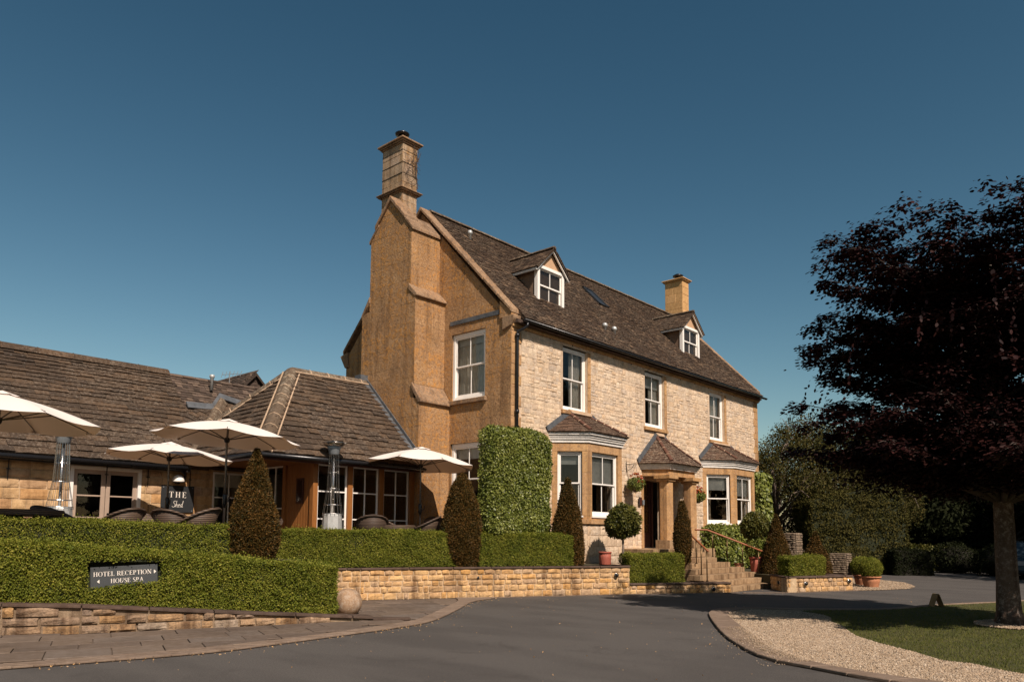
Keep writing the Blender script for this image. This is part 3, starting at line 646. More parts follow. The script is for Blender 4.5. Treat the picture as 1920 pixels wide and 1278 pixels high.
# ---------------------------------------------------------------- windows
def sash(fr, a, b, w_, h_, parent, setb=.09, bars=1, name='window', fw_=.075, curtain=None, blind=0, upper=.5, matf='white', label=None):
    """sash window: outer frame, two sashes, glazing bars and panes; c is measured outward from the wall face"""
    c1, c0 = -setb, -setb-.13; f = MB(); t = fw_
    for q in ((a, b, a+t, b+h_), (a+w_-t, b, a+w_, b+h_), (a+t, b+h_-t*1.25, a+w_-t, b+h_), (a+t, b, a+w_-t, b+t*1.15)): fr.box(f, *q, c0, c1)
    win = f.build(name, M[matf], parent, bevel=.008)
    if label: win['label'] = label
    fr2 = MB(); fr.box(fr2, a-.03, b-.045, a+w_+.03, b+.004, c0, .035); fr2.build('sill', M[matf], win)
    hu = (h_-t*2.4)*upper; y0, y1, y2 = b+t*1.15, b+h_-t*1.25-hu, b+h_-t*1.25
    for (s0, s1, cc, rail) in ((y1, y2, c1-.022, .04), (y0, y1+.03, c1-.062, .07)):
        m = MB(); sw = .045
        for q in ((a+t, s0, a+t+sw, s1), (a+w_-t-sw, s0, a+w_-t, s1), (a+t+sw, s1-.04, a+w_-t-sw, s1), (a+t+sw, s0, a+w_-t-sw, s0+rail)): fr.box(m, *q, cc-.035, cc)
        iw = w_-2*t-2*sw; xs_ = [a+t+sw+iw*(i+1)/(bars+1) for i in range(bars)]
        for x in xs_: fr.box(m, x-.013, s0+rail, x+.013, s1-.04, cc-.03, cc-.004)
        m.build('sash', M[matf], win, bevel=.004)
        ed = [a+t+sw]+xs_+[a+w_-t-sw]
        for e0, e1 in zip(ed, ed[1:]):
            g = MB(); g.add([fr.p(e0, s0+rail, cc-.018), fr.p(e1, s0+rail, cc-.018), fr.p(e1, s1-.04, cc-.018), fr.p(e0, s1-.04, cc-.018)], [(0, 1, 2, 3)]); g.build('pane', M['glass'], win)
    cz = c0-.07
    for side in (curtain or ()):
        cw = w_*(.22 if side == 'l' else (.48 if side == 'r' else .9)); x0 = a if side == 'l' else (a+w_-cw if side == 'r' else a+.05*w_); n = 40; V = []
        for i in range(n+1):
            u = x0+cw*i/n; c = cz+.028*math.sin(i*1.25)+.01*math.sin(i*3.1); V += [fr.p(u, b+.02, c), fr.p(u, b+h_+.04, c-.0)]
        MB().add(V, [(2*i, 2*i+2, 2*i+3, 2*i+1) for i in range(n)]).build('curtain', M['curtain'], win, True)
    if blind: 
        m = MB(); fr.box(m, a+.03, b+h_*(1-blind), a+w_-.03, b+h_, cz+.045, cz+.055); fr.box(m, a+.03, b+h_*(1-blind)-.03, a+w_-.03, b+h_*(1-blind), cz+.04, cz+.06); m.build('blind', M['blind'], win)
    return win
# ---------------------------------------------------------------- the house
HX, HY, HR, HB = 15.57, 14.0, 31.65, 21.7
house = thing('stone_house', (HX, HY, 0), 'tall two storey limestone house with sash windows dormers and great gable chimney', 'house')
FF = Frame((HX, HY, 0), (1, 0, 0), (0, 0, 1)); X = lambda x: x-HX
winF = [(17.91, 5.35, 1.25, 1.96), (22.53, 5.36, 1.28, 1.95), (27.25, 5.36, 1.25, 1.93)]
opsF = [(X(a), b, X(a)+w_, b+h_) for a, b, w_, h_ in winF]+[(X(22.35), 1.17, X(23.85), 3.5), (X(17.75), 2.1, X(20.1), 4.1), (X(27.2), 2.1, X(29.8), 4.05)]
fwall = wallbox(FF, HR-HX, 7.62, .35, opsF, 'front_wall', M['mortar'], house)
zone = [(X(o[0]) if 0 else o[0]-(.10 if i < 3 else 0), o[1]-(.13 if i < 3 else 0), o[2]+(.17 if i < 3 else 0), o[3]+.02) for i, o in enumerate(opsF)]
rc = []
for hh in range(1):
    rc += courses(X(31.25)-.42, 7.42-1.0, (.08, .20), (.12, .38), (.002, .020), ops=zone, gap=.008, u0=.42, v0=1.0)
rc = [(r[0]+random.uniform(-.008, .008), r[1]+random.uniform(-.012, .012), r[2]*random.uniform(.94, 1.02), r[3]*random.uniform(.86, 1.06), r[4]) for r in rc]
rc2 = []
for r in rc:
    if r[3] > .15 and random.random() < .45:
        k = random.uniform(.38, .62); rc2 += [(r[0], r[1], r[2]*random.choice((1, 1, .97)), r[3]*k-.006, r[4]), (r[0], r[1]+r[3]*k+.004, r[2], r[3]*(1-k)-.004, random.uniform(.004, .022))]
    else: rc2.append(r)
emit('stone', FF, rc2, 'soft', M['rubble'], fwall, 300, 7)
# quoins and window dressings
q = []; v = .9; k = 0
while v < 7.35: h = random.uniform(.26, .34); q.append((.0, v+.003, (.42, .34)[k % 2], h-.006, .02)); q.append((X(31.65)-(.42, .3)[k % 2], v+.003, (.42, .3)[k % 2], h-.006, .02)); v += h; k += 1
emit('quoin', FF, q, 'block', M['dressed'], fwall, 100, 2)
for a, b, w_, h_ in winF:
    q = []; v = b
    while v < b+h_-.05: h = min(.42, b+h_-v); q.append((X(a)+w_+.005, v+.003, .15, h-.006, .025)); v += h
    emit('jamb_stone', FF, q, 'block', M['dressed'], fwall, 20, 2)
    m = MB(); FF.box(m, X(a)-.1, b-.13, X(a)+w_+.14, b-.005, .0, .09); m.build('window_sill_stone', M['dressed'], fwall, bevel=.01)
s1 = sash(FF, X(17.91), 5.35, 1.25, 1.96, house, curtain=('l', 'r'), label='left upstairs window above the nearer bay'); s2 = sash(FF, X(22.53), 5.36, 1.28, 1.95, house, blind=.25, curtain=('r',), label='middle upstairs window above the porch')
s3 = sash(FF, X(27.25), 5.36, 1.25, 1.93, house, curtain=('l', 'f'), label='right upstairs window above the farther bay')
# eaves
m = MB(); FF.box(m, 0, 7.40, HR-HX, 7.50, 0, .075); m.build('eaves_moulding', M['dressed'], house, bevel=.02)
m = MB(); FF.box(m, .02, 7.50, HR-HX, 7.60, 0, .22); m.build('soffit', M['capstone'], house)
m = MB(); n = 12
prof = [(.34+.065*math.cos(math.pi+math.pi*j/8), 7.585+.065*math.sin(math.pi+math.pi*j/8)) for j in range(9)]
m.prism([FF.p(.15, z, y) for y, z in prof], FF.u*(HR-HX+.05)); m.build('gutter', M['black'], house, True)
for i in range(15):
    m = MB(); u = .6+i*1.1; FF.box(m, u, 7.36, u+.02, 7.58, .0, .02); FF.box(m, u, 7.56, u+.02, 7.58, .0, .30); m.build('gutter_bracket', M['black'], house)
m = MB(); px_ = X(15.72)
m.tube([FF.p(px_+.16, 7.52, .34), FF.p(px_+.16, 7.42, .33), FF.p(px_+.10, 7.34, .22), FF.p(px_, 7.28, .10), FF.p(px_, 7.1, .10), FF.p(px_, 1.0, .10)], .042, 10); m.build('downpipe', M['black'], house, True)
for z in (7.16, 5.0, 3.0): MB().tube([FF.p(px_, z-.05, .10), FF.p(px_, z+.05, .10)], .062, 12).build('pipe_collar', M['black'], house, True)
# gable wall
GF = Frame((HX, HB, 0), (0, -1, 0), (0, 0, 1)); gy = lambda y: HB-y
gops = [(gy(16.40), 5.53, gy(15.0), 7.55), (gy(16.40), 2.1, gy(15.0), 4.25)]
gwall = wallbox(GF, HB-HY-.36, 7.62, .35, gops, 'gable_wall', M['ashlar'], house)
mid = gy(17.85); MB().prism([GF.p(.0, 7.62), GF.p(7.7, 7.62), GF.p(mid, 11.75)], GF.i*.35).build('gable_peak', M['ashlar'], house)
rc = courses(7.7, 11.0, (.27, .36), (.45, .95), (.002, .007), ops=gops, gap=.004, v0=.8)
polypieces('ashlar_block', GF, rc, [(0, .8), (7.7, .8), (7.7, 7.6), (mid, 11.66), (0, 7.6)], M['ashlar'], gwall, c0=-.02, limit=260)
sash(GF, gy(16.40)+.0, 5.53, 1.4, 2.02, house, curtain=('l', 'f'), blind=.16, setb=.06, fw_=.10, label='upstairs window in the gable beside the great chimney')
sash(GF, gy(16.40)+.0, 2.1, 1.4, 2.15, house, setb=.06, fw_=.10, blind=.2, label='ground floor window in the gable behind the parasol')
m = MB(); GF.box(m, gy(16.5), 5.40, gy(14.92), 5.53, 0, .10); m.build('window_sill_stone', M['coping'], house, bevel=.015)
for i in range(7):
    a0, a1 = 16.46-(i)*.30, 16.46-(i+1)*.30+.01; m = MB(); GF.box(m, gy(a0), 7.84+random.uniform(-.004, .004)-(i*.002), gy(a1), 7.96, 0, .035); m.build('lead_flashing', M['lead'], house)
# coping of the gables
SL = 1.035
for (xa, xb, vis) in ((15.47, 15.84, 1), (31.42, 31.86, 1)):
    for sgn in (1, -1):
        ys_ = np.linspace(13.93, 17.85, 8) if sgn == 1 else np.linspace(21.8, 17.85, 7)
        for a, b in zip(ys_, ys_[1:]):
            za, zb = 7.78+abs(a-(13.93 if sgn == 1 else 21.8))*SL, 7.78+abs(b-(13.93 if sgn == 1 else 21.8))*SL
            b2 = a+(b-a)*.985; zb2 = za+(zb-za)*.985; MB().prism([(xa, a, za), (xa, b2, zb2), (xa, b2, zb2+.135), (xa, a, za+.135)], (xb-xa, 0, 0)).build('coping_stone', M['coping'], house, bevel=.02)
    MB().prism([(xa+.04, 13.95, 7.70), (xa+.04, 14.4, 7.70), (xa+.04, 14.4, 8.2), (xa+.04, 13.95, 7.80)], (xb-xa-.1, 0, 0)).build('kneeler', M['ashlar'], house)
    MB().prism([(xa+.03, 13.98, 7.42), (xa+.03, 14.3, 7.32), (xa+.03, 14.3, 7.72), (xa+.03, 13.84, 7.72), (xa+.03, 13.84, 7.60)], (xb-xa-.06, 0, 0)).build('kneeler', M['coping'], house, bevel=.02)
    MB().prism([(xa+.03, 21.72, 7.3), (xa+.03, 22.0, 7.75), (xa+.03, 21.6, 7.85), (xa+.03, 21.5, 7.3)], (xb-xa-.06, 0, 0)).build('kneeler', M['coping'], house, bevel=.02)
MB().box((HX+.36, HB-.35, 0), (HR, HB, 7.6)).build('rear_wall', M['ashlar'], house)
MB().prism([(31.36, 14.36, 0), (31.36, 21.3, 0), (31.36, 21.3, 7.6), (31.36, 17.85, 11.6), (31.36, 14.36, 7.8)], (.28, 0, 0)).build('far_gable_wall', M['ashlar'], house)
# rooms behind the windows
MB().box((HX+.36, 17.4, .9), (31.3, 17.5, 7.5)).build('partition_wall', M['room'], house)
MB().box((HX+.36, 14.36, 4.55), (31.3, 17.4, 4.75)).build('upper_floor', M['room'], house); MB().box((HX+.36, 14.36, 7.55), (31.3, 21.3, 7.6)).build('ceiling', M['room'], house)
# main roof
sl_ = math.hypot(1, 1.02); vdir = (0, 1/sl_, 1.02/sl_); RL = (17.85-13.66)*sl_
RF = Frame((15.80, 13.66, 7.63), (1, 0, 0), vdir); rw = 31.45-15.80
rf = thing  # keep name short
roofp = MB().prism([RF.p(0, .02), RF.p(rw, .02), RF.p(rw, RL), RF.p(0, RL)], RF.i*.08).build('roof', M['tilemain'], house)
MB().prism([(15.8, 22.0, 7.63), (31.45, 22.0, 7.63), (31.45, 17.85, 11.9), (15.8, 17.85, 11.9)], (0, 0, -.08)).build('rear_roof', M['tilemain'], house)
D1, D2 = (17.76, 1.34), (26.80, 1.38)
dorm_holes = [(d[0]-15.8+.02, (14.93-13.66)*sl_, d[0]+d[1]-15.8-.02, (15.9-13.66)*sl_) for d in (D1, D2)]
roof(roofp, RF, [(0, 0), (rw, 0), (rw, RL), (0, RL)], .105, (.15, .20), .036, 'tilefine', M['tilemain'], limit=0, deck=.02, holes=dorm_holes, jitter=.008)
ridge_run(house, (15.85, 17.85, 11.90), (31.45, 17.85, 11.90), 34, .13, M['ridge'], 'ridge_tile')
def face_frame(L, R, apexes):
    """frame on a roof face: L,R eaves ends seen from outside; returns frame and region"""
    L, R = Vector(L), Vector(R); u = (R-L).normalized(); a = Vector(apexes[0])-L; v = (a-u*a.dot(u)).normalized(); fr = Frame(L, u, v)
    return fr, [(0, 0), ((R-L).length, 0)]+[((Vector(p)-L).dot(u), (Vector(p)-L).dot(v)) for p in apexes]
def dormer(x0, w_, lab):
    y0 = 14.9; x1 = x0+w_; z0, z1, za = 8.72, 10.02, 10.62; xm = (x0+x1)/2
    dm = MB(); dm.prism([(x0+.03, y0+.1, z0-.1), (x0+.03, y0+.1, z1), (x0+.03, 16.2, z1)], (w_-.06, 0, 0)); d = dm.build('dormer', M['rendercheek'], house); d['label'] = lab
    fr = Frame((x0, y0, 0), (1, 0, 0), (0, 0, 1)); MB().prism([(x0, y0+.02, z1), (x1, y0+.02, z1), (xm, y0+.02, za-.02)], (0, .25, 0)).build('dormer_gable', M['render'], d)
    fo = MB()
    for q in ((0, z0, .11, z1+.02), (w_-.11, z0, w_, z1+.02), (.11, z1-.09, w_-.11, z1+.02), (.11, z0, w_-.11, z0+.13)): fr.box(fo, *q, -.12, .03)
    fo.build('window_frame', M['white'], d, bevel=.008)
    iw = w_-.22; a = .11; yy = z0+.13; hh = (z1-.09-yy)
    for (s0, s1, cc) in ((yy+hh*.5, yy+hh, -.03), (yy, yy+hh*.5+.03, -.07)):
        m = MB()
        for q in ((a, s0, a+.045, s1), (a+iw-.045, s0, a+iw, s1), (a+.045, s1-.04, a+iw-.045, s1), (a+.045, s0, a+iw-.045, s0+.045), (a+iw/2-.012, s0+.045, a+iw/2+.012, s1-.04)): fr.box(m, *q, cc-.035, cc)
        m.build('sash', M['white'], d)
        for e0, e1 in ((a+.045, a+iw/2-.012), (a+iw/2+.012, a+iw-.045)): MB().add([fr.p(e0, s0+.045, cc-.018), fr.p(e1, s0+.045, cc-.018), fr.p(e1, s1-.04, cc-.018), fr.p(e0, s1-.04, cc-.018)], [(0, 1, 2, 3)]).build('pane', M['glass'], d)
    MB().box((x0+.1, y0+.3, z0), (x1-.1, y0+.34, z1)).build('blind', M['blind'], d)
    ov = .17; rise = za-z1; sl = rise/(w_/2); zE = z1+.02-ov*sl; zR = za+.06; yf = y0-.16; yR = 13.66+(zR-7.63)/1.02+.05; yE = 13.66+(zE-7.63)/1.02+.05
    # left and right slopes run back to the main roof
    for nm, pts in (('l', [(x0-ov, yE, zE), (x0-ov, yf, zE), (xm, yf, zR), (xm, yR, zR)]), ('r', [(x1+ov, yf, zE), (x1+ov, yE, zE), (xm, yR, zR), (xm, yf, zR)])):
        f2, reg = face_frame(pts[0], pts[1], pts[2:]); roof(d, f2, reg, .10, (.15, .2), .026, 'tilefine', M['tilemain'], deck=.05, limit=0)
    for sx, xe in ((-1, x0-ov+.04), (1, x1+ov-.04)):
        MB().prism([(xe-.05*sx, yf+.04, zE-.02), (xm, yf+.04, zR-.06), (xm, yf+.04, zR-.115), (xe, yf+.04, zE-.10)], (0, .05, 0)).build('barge_board', M['white'], d)
        MB().prism([(xe, yf+.05, zE-.10), (xe, yE-.1, zE-.10), (xe, yE-.1, zE-.03), (xe, yf+.05, zE-.03)], (.04*sx, 0, 0)).build('fascia', M['whiteold'], d)
    ridge_run(d, (xm, yf-.01, zR+.01), (xm, yR, zR+.01), 4, .09, M['ridge'], 'ridge_tile')
dormer(*D1, 'nearer roof dormer'); dormer(*D2, 'farther roof dormer')
# skylight, vents
sk = [RF.p(a, b, c) for a, b, c in ()]
m = MB(); a0, a1 = 22.78-15.8, 23.36-15.8; b0, b1 = (16.08-13.66)*sl_, (16.92-13.66)*sl_
for q in ((a0, b0, a0+.07, b1), (a1-.07, b0, a1, b1), (a0, b0, a1, b0+.07), (a0, b1-.07, a1, b1)): RF.box(m, *q, .0, .09)
skl = m.build('skylight', M['charcoal'], house); m = MB(); RF.box(m, a0+.05, b0+.05, a1-.05, b1-.05, .02, .06)
MB().add([RF.p(a0+.06, b0+.06, .075), RF.p(a1-.06, b0+.06, .075), RF.p(a1-.06, b1-.06, .075), RF.p(a0+.06, b1-.06, .075)], [(0, 1, 2, 3)]).build('skylight_glass', M['glass'], skl); m.build('skylight_lining', M['dark'], skl)
for x, y, z, s_ in ((20.85, 14.5, 8.42, 1), (21.38, 14.48, 8.40, 1), (16.98, 17.11, 11.15, .9)):
    MB().lathe([(.06*s_, -.1), (.06*s_, .17), (.085*s_, .18), (.095*s_, .24), (.07*s_, .30), (.0, .33)], 12, (x, y, z)).build('roof_vent', M['panelsteel'], house, True)
# ---- great chimney
ch = thing
XC = 14.35
def yprism(pts, x0, x1): return MB().prism([(x0, y, z) for y, z in pts], (x1-x0, 0, 0))
stages = [[(16.46, 0), (19.55, 0), (19.55, 5.75), (16.46, 5.5)], [(16.74, 5.4), (19.26, 5.4), (19.26, 8.45), (16.74, 8.72)], [(17.0, 8.5), (18.94, 8.5), (18.94, 10.85), (18.58, 11.2), (17.96, 11.86), (17.36, 11.2), (17.0, 10.82)]]
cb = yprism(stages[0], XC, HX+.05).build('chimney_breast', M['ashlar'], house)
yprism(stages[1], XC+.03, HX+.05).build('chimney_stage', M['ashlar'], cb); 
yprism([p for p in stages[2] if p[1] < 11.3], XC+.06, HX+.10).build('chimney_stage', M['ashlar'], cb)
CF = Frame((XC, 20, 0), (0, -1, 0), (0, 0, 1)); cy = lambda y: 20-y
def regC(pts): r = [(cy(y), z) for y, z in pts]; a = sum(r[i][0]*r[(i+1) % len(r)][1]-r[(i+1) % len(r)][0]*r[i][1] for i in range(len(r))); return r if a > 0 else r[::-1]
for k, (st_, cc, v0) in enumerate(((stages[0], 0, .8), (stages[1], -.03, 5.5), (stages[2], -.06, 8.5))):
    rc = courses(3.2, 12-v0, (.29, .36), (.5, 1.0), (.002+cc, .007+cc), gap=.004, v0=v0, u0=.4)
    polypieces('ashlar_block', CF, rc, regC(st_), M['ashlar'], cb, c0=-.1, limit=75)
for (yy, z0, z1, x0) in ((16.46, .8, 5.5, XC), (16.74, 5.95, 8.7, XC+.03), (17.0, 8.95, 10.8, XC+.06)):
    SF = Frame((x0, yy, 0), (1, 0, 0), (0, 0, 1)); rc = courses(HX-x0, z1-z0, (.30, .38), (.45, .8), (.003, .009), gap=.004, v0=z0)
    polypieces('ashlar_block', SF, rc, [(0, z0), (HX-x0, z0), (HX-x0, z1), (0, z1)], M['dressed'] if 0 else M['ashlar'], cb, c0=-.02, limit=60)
# weathered shoulders
for (ya, za, yb, zb, x0) in ((16.36, 5.42, 16.78, 6.0, XC-.03), (16.64, 8.62, 17.04, 9.02, XC)):
    n = 2
    for i in range(n):
        xa = x0+(HX-.0-x0)*i/n; xb = x0+(HX-x0)*(i+1)/n-.006; MB().prism([(xa, ya, za), (xa, yb, zb), (xa, yb, zb-.2), (xa, ya+.12, za-.05), (xa, ya, za-.06)], (xb-xa, 0, 0)).build('weathering_slab', M['coping'], cb, bevel=.015)
for (ya, za, yb, zb, x0) in ((19.60, 5.5, 19.2, 6.1, XC-.02), (19.30, 8.42, 18.9, 8.98, XC)): MB().prism([(x0, ya, za), (x0, yb, zb), (x0, yb, zb-.2), (x0, ya-.02, za-.08)], (HX-x0, 0, 0)).build('weathering_slab', M['coping'], cb, bevel=.015)
MB().prism([(XC+.02, 16.93, 10.76), (XC+.02, 17.42, 11.30), (XC+.02, 17.42, 11.20), (XC+.02, 16.93, 10.66)], (HX-XC+.05, 0, 0)).build('weathering_slab', M['coping'], cb, bevel=.01)
MB().prism([(XC+.02, 19.0, 10.78), (XC+.02, 18.55, 11.25), (XC+.02, 18.55, 11.15), (XC+.02, 19.0, 10.68)], (HX-XC+.05, 0, 0)).build('weathering_slab', M['coping'], cb, bevel=.01)
MB().prism([(XC+.06, 17.30, 11.1), (XC+.06, 18.64, 11.1), (XC+.06, 17.97, 11.84)], (.6, 0, 0)).build('gablet', M['ashlar'], cb)
for s_ in (-1, 1): MB().prism([(XC-.02, 17.97, 11.84), (XC-.02, 17.97, 11.99), (XC-.02, 17.97+s_*.72, 11.20), (XC-.02, 17.97+s_*.72, 11.07)][::s_], (.55, 0, 0)).build('gablet_coping', M['coping'], cb, bevel=.015)
# stack
def stackbox(nm, x0, y0, x1, y1, z0, z1, mat, par, hs, wr):
    s = MB().box((x0+.02, y0+.02, z0), (x1-.02, y1-.02, z1)).build(nm, mat, par)
    for fr, W_ in ((Frame((x0+.02, y1, z0), (0, -1, 0), (0, 0, 1)), y1-y0), (Frame((x0, y0+.02, z0), (1, 0, 0), (0, 0, 1)), x1-x0)):
        rc = courses(W_, z1-z0, (hs*.9, hs*1.1), wr, (.016, .024), gap=.003); emit('ashlar_block', fr, rc, 'block', mat, s, 60, 2)
    return s
sk1 = stackbox('chimney_stack', 14.75, 17.9, 15.36, 18.9, 11.1, 13.9, M['stack'], house, .3, (.3, .6))
def ringcap(x0, y0, x1, y1, z0, steps, mat, par, nm):
    for (o, h) in steps: MB().box((x0-o, y0-o, z0), (x1+o, y1+o, z0+h)).build(nm, mat, par, bevel=.012); z0 += h
ringcap(14.75, 17.9, 15.36, 18.9, 12.24, ((.04, .04), (.10, .045), (.14, .035)), M['coping'], sk1, 'string_course')
ringcap(14.75, 17.9, 15.36, 18.9, 13.84, ((.04, .05), (.08, .05), (.13, .06)), M['coping'], sk1, 'chimney_cap')
def cowl(x, y, z, s_, par): MB().lathe([(.13*s_, 0), (.13*s_, .14*s_), (.10*s_, .15*s_)], 18, (x, y, z)).build('cowl', M['black'], par, True); MB().lathe([(.0, .15*s_), (.21*s_, .17*s_), (.22*s_, .21*s_), (.12*s_, .27*s_), (0, .29*s_)], 20, (x, y, z)).build('cowl_cap', M['black'], par, True)
cowl(14.98, 18.22, 14.10, 1.05, sk1)
for z in (13.62, 13.22, 12.86): MB().box((14.740, 17.890, z), (15.370, 18.910, z+.006)).build('stack_wire', M['black'], sk1)
# dead creeper on the stack
cm = MB()
def twig(p, d, n, r, fr=None):
    pts = [p]; 
    for i in range(n): d = (d+Vector((random.uniform(-.5, .5), 0, random.uniform(-.5, .5)))).normalized(); p = p+d*.09; p.y = 17.86+random.uniform(-.02, .01); pts.append(p.copy())
    pts = [q for q in pts if 14.72 < q.x < 15.46]
    if len(pts) > 1: cm.tube(pts, [r*(1-.6*i/len(pts)) for i in range(len(pts))], 4)
    return pts
for i in range(26):
    t = twig(Vector((random.uniform(14.8, 15.38), 17.86, random.uniform(12.5, 13.7))), Vector((random.uniform(-1, 1), 0, random.uniform(-.5, 1))), random.randint(4, 9), random.uniform(.004, .009))
for i in range(4): twig(Vector((15.35, 17.86, 12.5+.3*i)), Vector((-.5, 0, .9)), 11, .012)
cm.build('dead_creeper', M['twig'], sk1)
# far chimney
sk2 = stackbox('chimney_stack', 31.38, 17.4, 31.98, 18.33, 11.2, 13.62, M['newstone'], house, .36, (.35, .7)); sk2['label'] = 'clean golden stack on the far end of the roof'
ringcap(31.38, 17.4, 31.98, 18.33, 13.62, ((.07, .06), (.12, .05)), M['newstone'], sk2, 'chimney_cap'); cowl(31.7, 17.8, 13.74, 1.15, sk2)
# ---- bays and porch
def offset_plan(P, o):   # plan polyline A,B,C,D of a canted bay, offset outward
    out = []
    for i, p in enumerate(P):
        ns = []
        for a, b in ((i-1, i), (i, i+1)):
            if 0 <= a and b < len(P): d = Vector((P[b][0]-P[a][0], P[b][1]-P[a][1])).normalized(); ns.append(Vector((d.y, -d.x)))
        n = sum(ns, Vector((0, 0))); n = n/(n.dot(ns[0])) if len(ns) == 2 else n
        q = Vector(p)+n*o
        if i in (0, len(P)-1): q = Vector((p[0]+(n.x*o/max(.2, abs(n.x)) if 1 else 0), p[1]))
        out.append((q.x, q.y))
    return out
def ring(P, z0, z1, o, mat, nm, par):
    Q = offset_plan(P, o); MB().prism([(x, y, z0) for x, y in Q], (0, 0, z1-z0)).build(nm, M[mat], par)
def bay_roof(par, P, zE, zA, ax0, ax1):
    Q = offset_plan(P, .20); A, B, C, D = [Vector((x, y, zE)) for x, y in Q]; L, R = Vector((ax0, 13.99, zA)), Vector((ax1, 13.99, zA))
    for pts in ((A, B, [L]), (B, C, [R, L]), (C, D, [R])):
        f2, reg = face_frame(pts[0], pts[1], pts[2]); roof(par, f2, reg, .10, (.14, .18), .034, 'tilefine', M['tilebay'], deck=.03, limit=0, deckname='roof_slope')
    up_ = Vector((0, 0, .035)); ridge_run(par, B+(L-B)*.03+up_, L+up_*.6, 4, .065, M['bayridge'], 'hip_tile', M['pointing']); ridge_run(par, C+(R-C)*.03+up_, R+up_*.6, 5, .065, M['bayridge'], 'hip_tile', M['pointing'])
    MB().prism([A+Vector((-.02, 0, .0)), A+Vector((.16, 0, .03)), L+Vector((.05, 0, .04)), L+Vector((-.12, 0, .12)), A+Vector((-.10, 0, .12))], (0, -.05, 0)).build('lead_flashing', M['lead'], par)
    MB().prism([D+Vector((.02, 0, .0)), D+Vector((.10, 0, .12)), R+Vector((.12, 0, .12)), R+Vector((-.05, 0, .04)), D+Vector((-.16, 0, .03))][::-1], (0, -.05, 0)).build('lead_flashing', M['lead'], par)
    MB().prism([L+Vector((-.1, 0, .12)), L+Vector((-.02, -.10, .0)), R+Vector((.02, -.10, .0)), R+Vector((.1, 0, .12))], (0, -.03, .03)).build('mortar_fillet', M['pointing'], par)
def bay(P, zs, zh, zc, zA, ax0, ax1, lab, blinds):
    core = MB(); b = None
    for i in range(3):
        a, c = Vector((*P[i], 0)), Vector((*P[i+1], 0)); L = (c-a).length; fr = Frame(a, c-a, (0, 0, 1)); e = .20 if i == 1 else .17; op = (e, zs+.10, L-e, zh-.26)
        o = wallbox(fr, L, zh-zs, .22, [op], 'bay_window' if b is None else 'bay_side', M['dressed'], house if b is None else b, v0=zs)
        if b is None: b = o; b['label'] = lab
        hs_ = (zh-.26-zs-.1)/3; q = []
        for k in range(3):
            for (s0, s1) in ((0, e), (L-e, L)): q.append((s0+.002, zs+.1+hs_*k+.002, s1-s0-.004, hs_-.004, .008))
        q.append((.002, zh-.258, L*.5-.004, .256, .009)); q.append((L*.5+.002, zh-.258, L*.5-.004, .256, .009)); emit('dressed_block', fr, q, 'block', M['dressed'], b, 30, 1)
        w2 = wallbox(fr, L, zs-.7, .2, [], 'bay_base', M['mortar'], b, v0=.7, c=-.03)
        emit('base_stone', Frame(a-Vector(fr.i)*(-.03), c-a, (0, 0, 1)), courses(L, zs-.8, (.22, .34), (.25, .5), (.02, .035), v0=.75, gap=.008), 'soft', M['rubble'], b, 30, 2)
        wn = sash(fr, op[0], op[1], op[2]-op[0], op[3]-op[1], house, setb=.07, fw_=.06, bars=(1 if i == 1 else 0), blind=blinds[i], name='window')
        wn['label'] = ['left side window of ', 'front window of ', 'right side window of '][i]+lab
    ring(P, zs-.13, zs+.0, .05, 'dressed', 'sill_course', b)
    for z0, z1, o in ((zh, zh+.09, .05), (zh+.09, zh+.15, .09), (zh+.15, zh+.22, .12), (zh+.22, zc, .17)): ring(P, z0, z1, o, 'whiteold', 'cornice', b)
    bay_roof(b, P, zc+.01, zA, ax0, ax1)
P1 = [(17.38, 14), (18.08, 13.2), (19.85, 13.2), (20.55, 14)]; P2 = [(26.58, 14), (27.62, 13.2), (29.42, 13.2), (30.4, 14)]
bay(P1, 2.05, 4.30, 4.60, 5.24, 18.25, 19.2, 'the nearer bay', (.18, .48, .3)); bay(P2, 1.98, 4.22, 4.50, 5.19, 27.4, 28.75, 'the farther bay', (.30, .40, .3))
PP = [(22.25, 14), (22.72, 13.2), (24.55, 13.2), (25.0, 14)]
por = MB(); Q = PP; porch = None
for z0, z1, o, mt, nm in ((3.62, 3.84, -.02, 'dressed', 'porch'), (3.84, 3.90, .06, 'whiteold', 'cornice'), (3.90, 3.96, .10, 'whiteold', 'cornice'), (3.96, 4.03, .14, 'whiteold', 'cornice')):
    Qo = offset_plan(PP, o); m = MB().prism([(x, y, z0) for x, y in Qo], (0, 0, z1-z0)); o_ = m.build(nm, M[mt], house if porch is None else porch); porch = porch or o_
porch['label'] = 'columned entrance porch'
bay_roof(porch, PP, 4.04, 5.05, 23.25, 23.6)
for cx_, cy_ in ((22.60, 13.25), (24.22, 13.25)):
    def sq(h, ch_, z0, z1): 
        pts = [(cx_-h+ch_, cy_-h), (cx_+h-ch_, cy_-h), (cx_+h, cy_-h+ch_), (cx_+h, cy_+h-ch_), (cx_+h-ch_, cy_+h), (cx_-h+ch_, cy_+h), (cx_-h, cy_+h-ch_), (cx_-h, cy_-h+ch_)]; return MB().prism([(x, y, z0) for x, y in pts], (0, 0, z1-z0))
    c_ = sq(.185, .06, 1.45, 3.42).build('column', M['dressed'], porch); sq(.27, .004, 1.17, 1.45).build('column_base', M['step'], porch, bevel=.01); sq(.235, .004, 3.42, 3.50).build('capital', M['dressed'], porch, bevel=.01); sq(.30, .004, 3.50, 3.62).build('capital', M['dressed'], porch, bevel=.01)
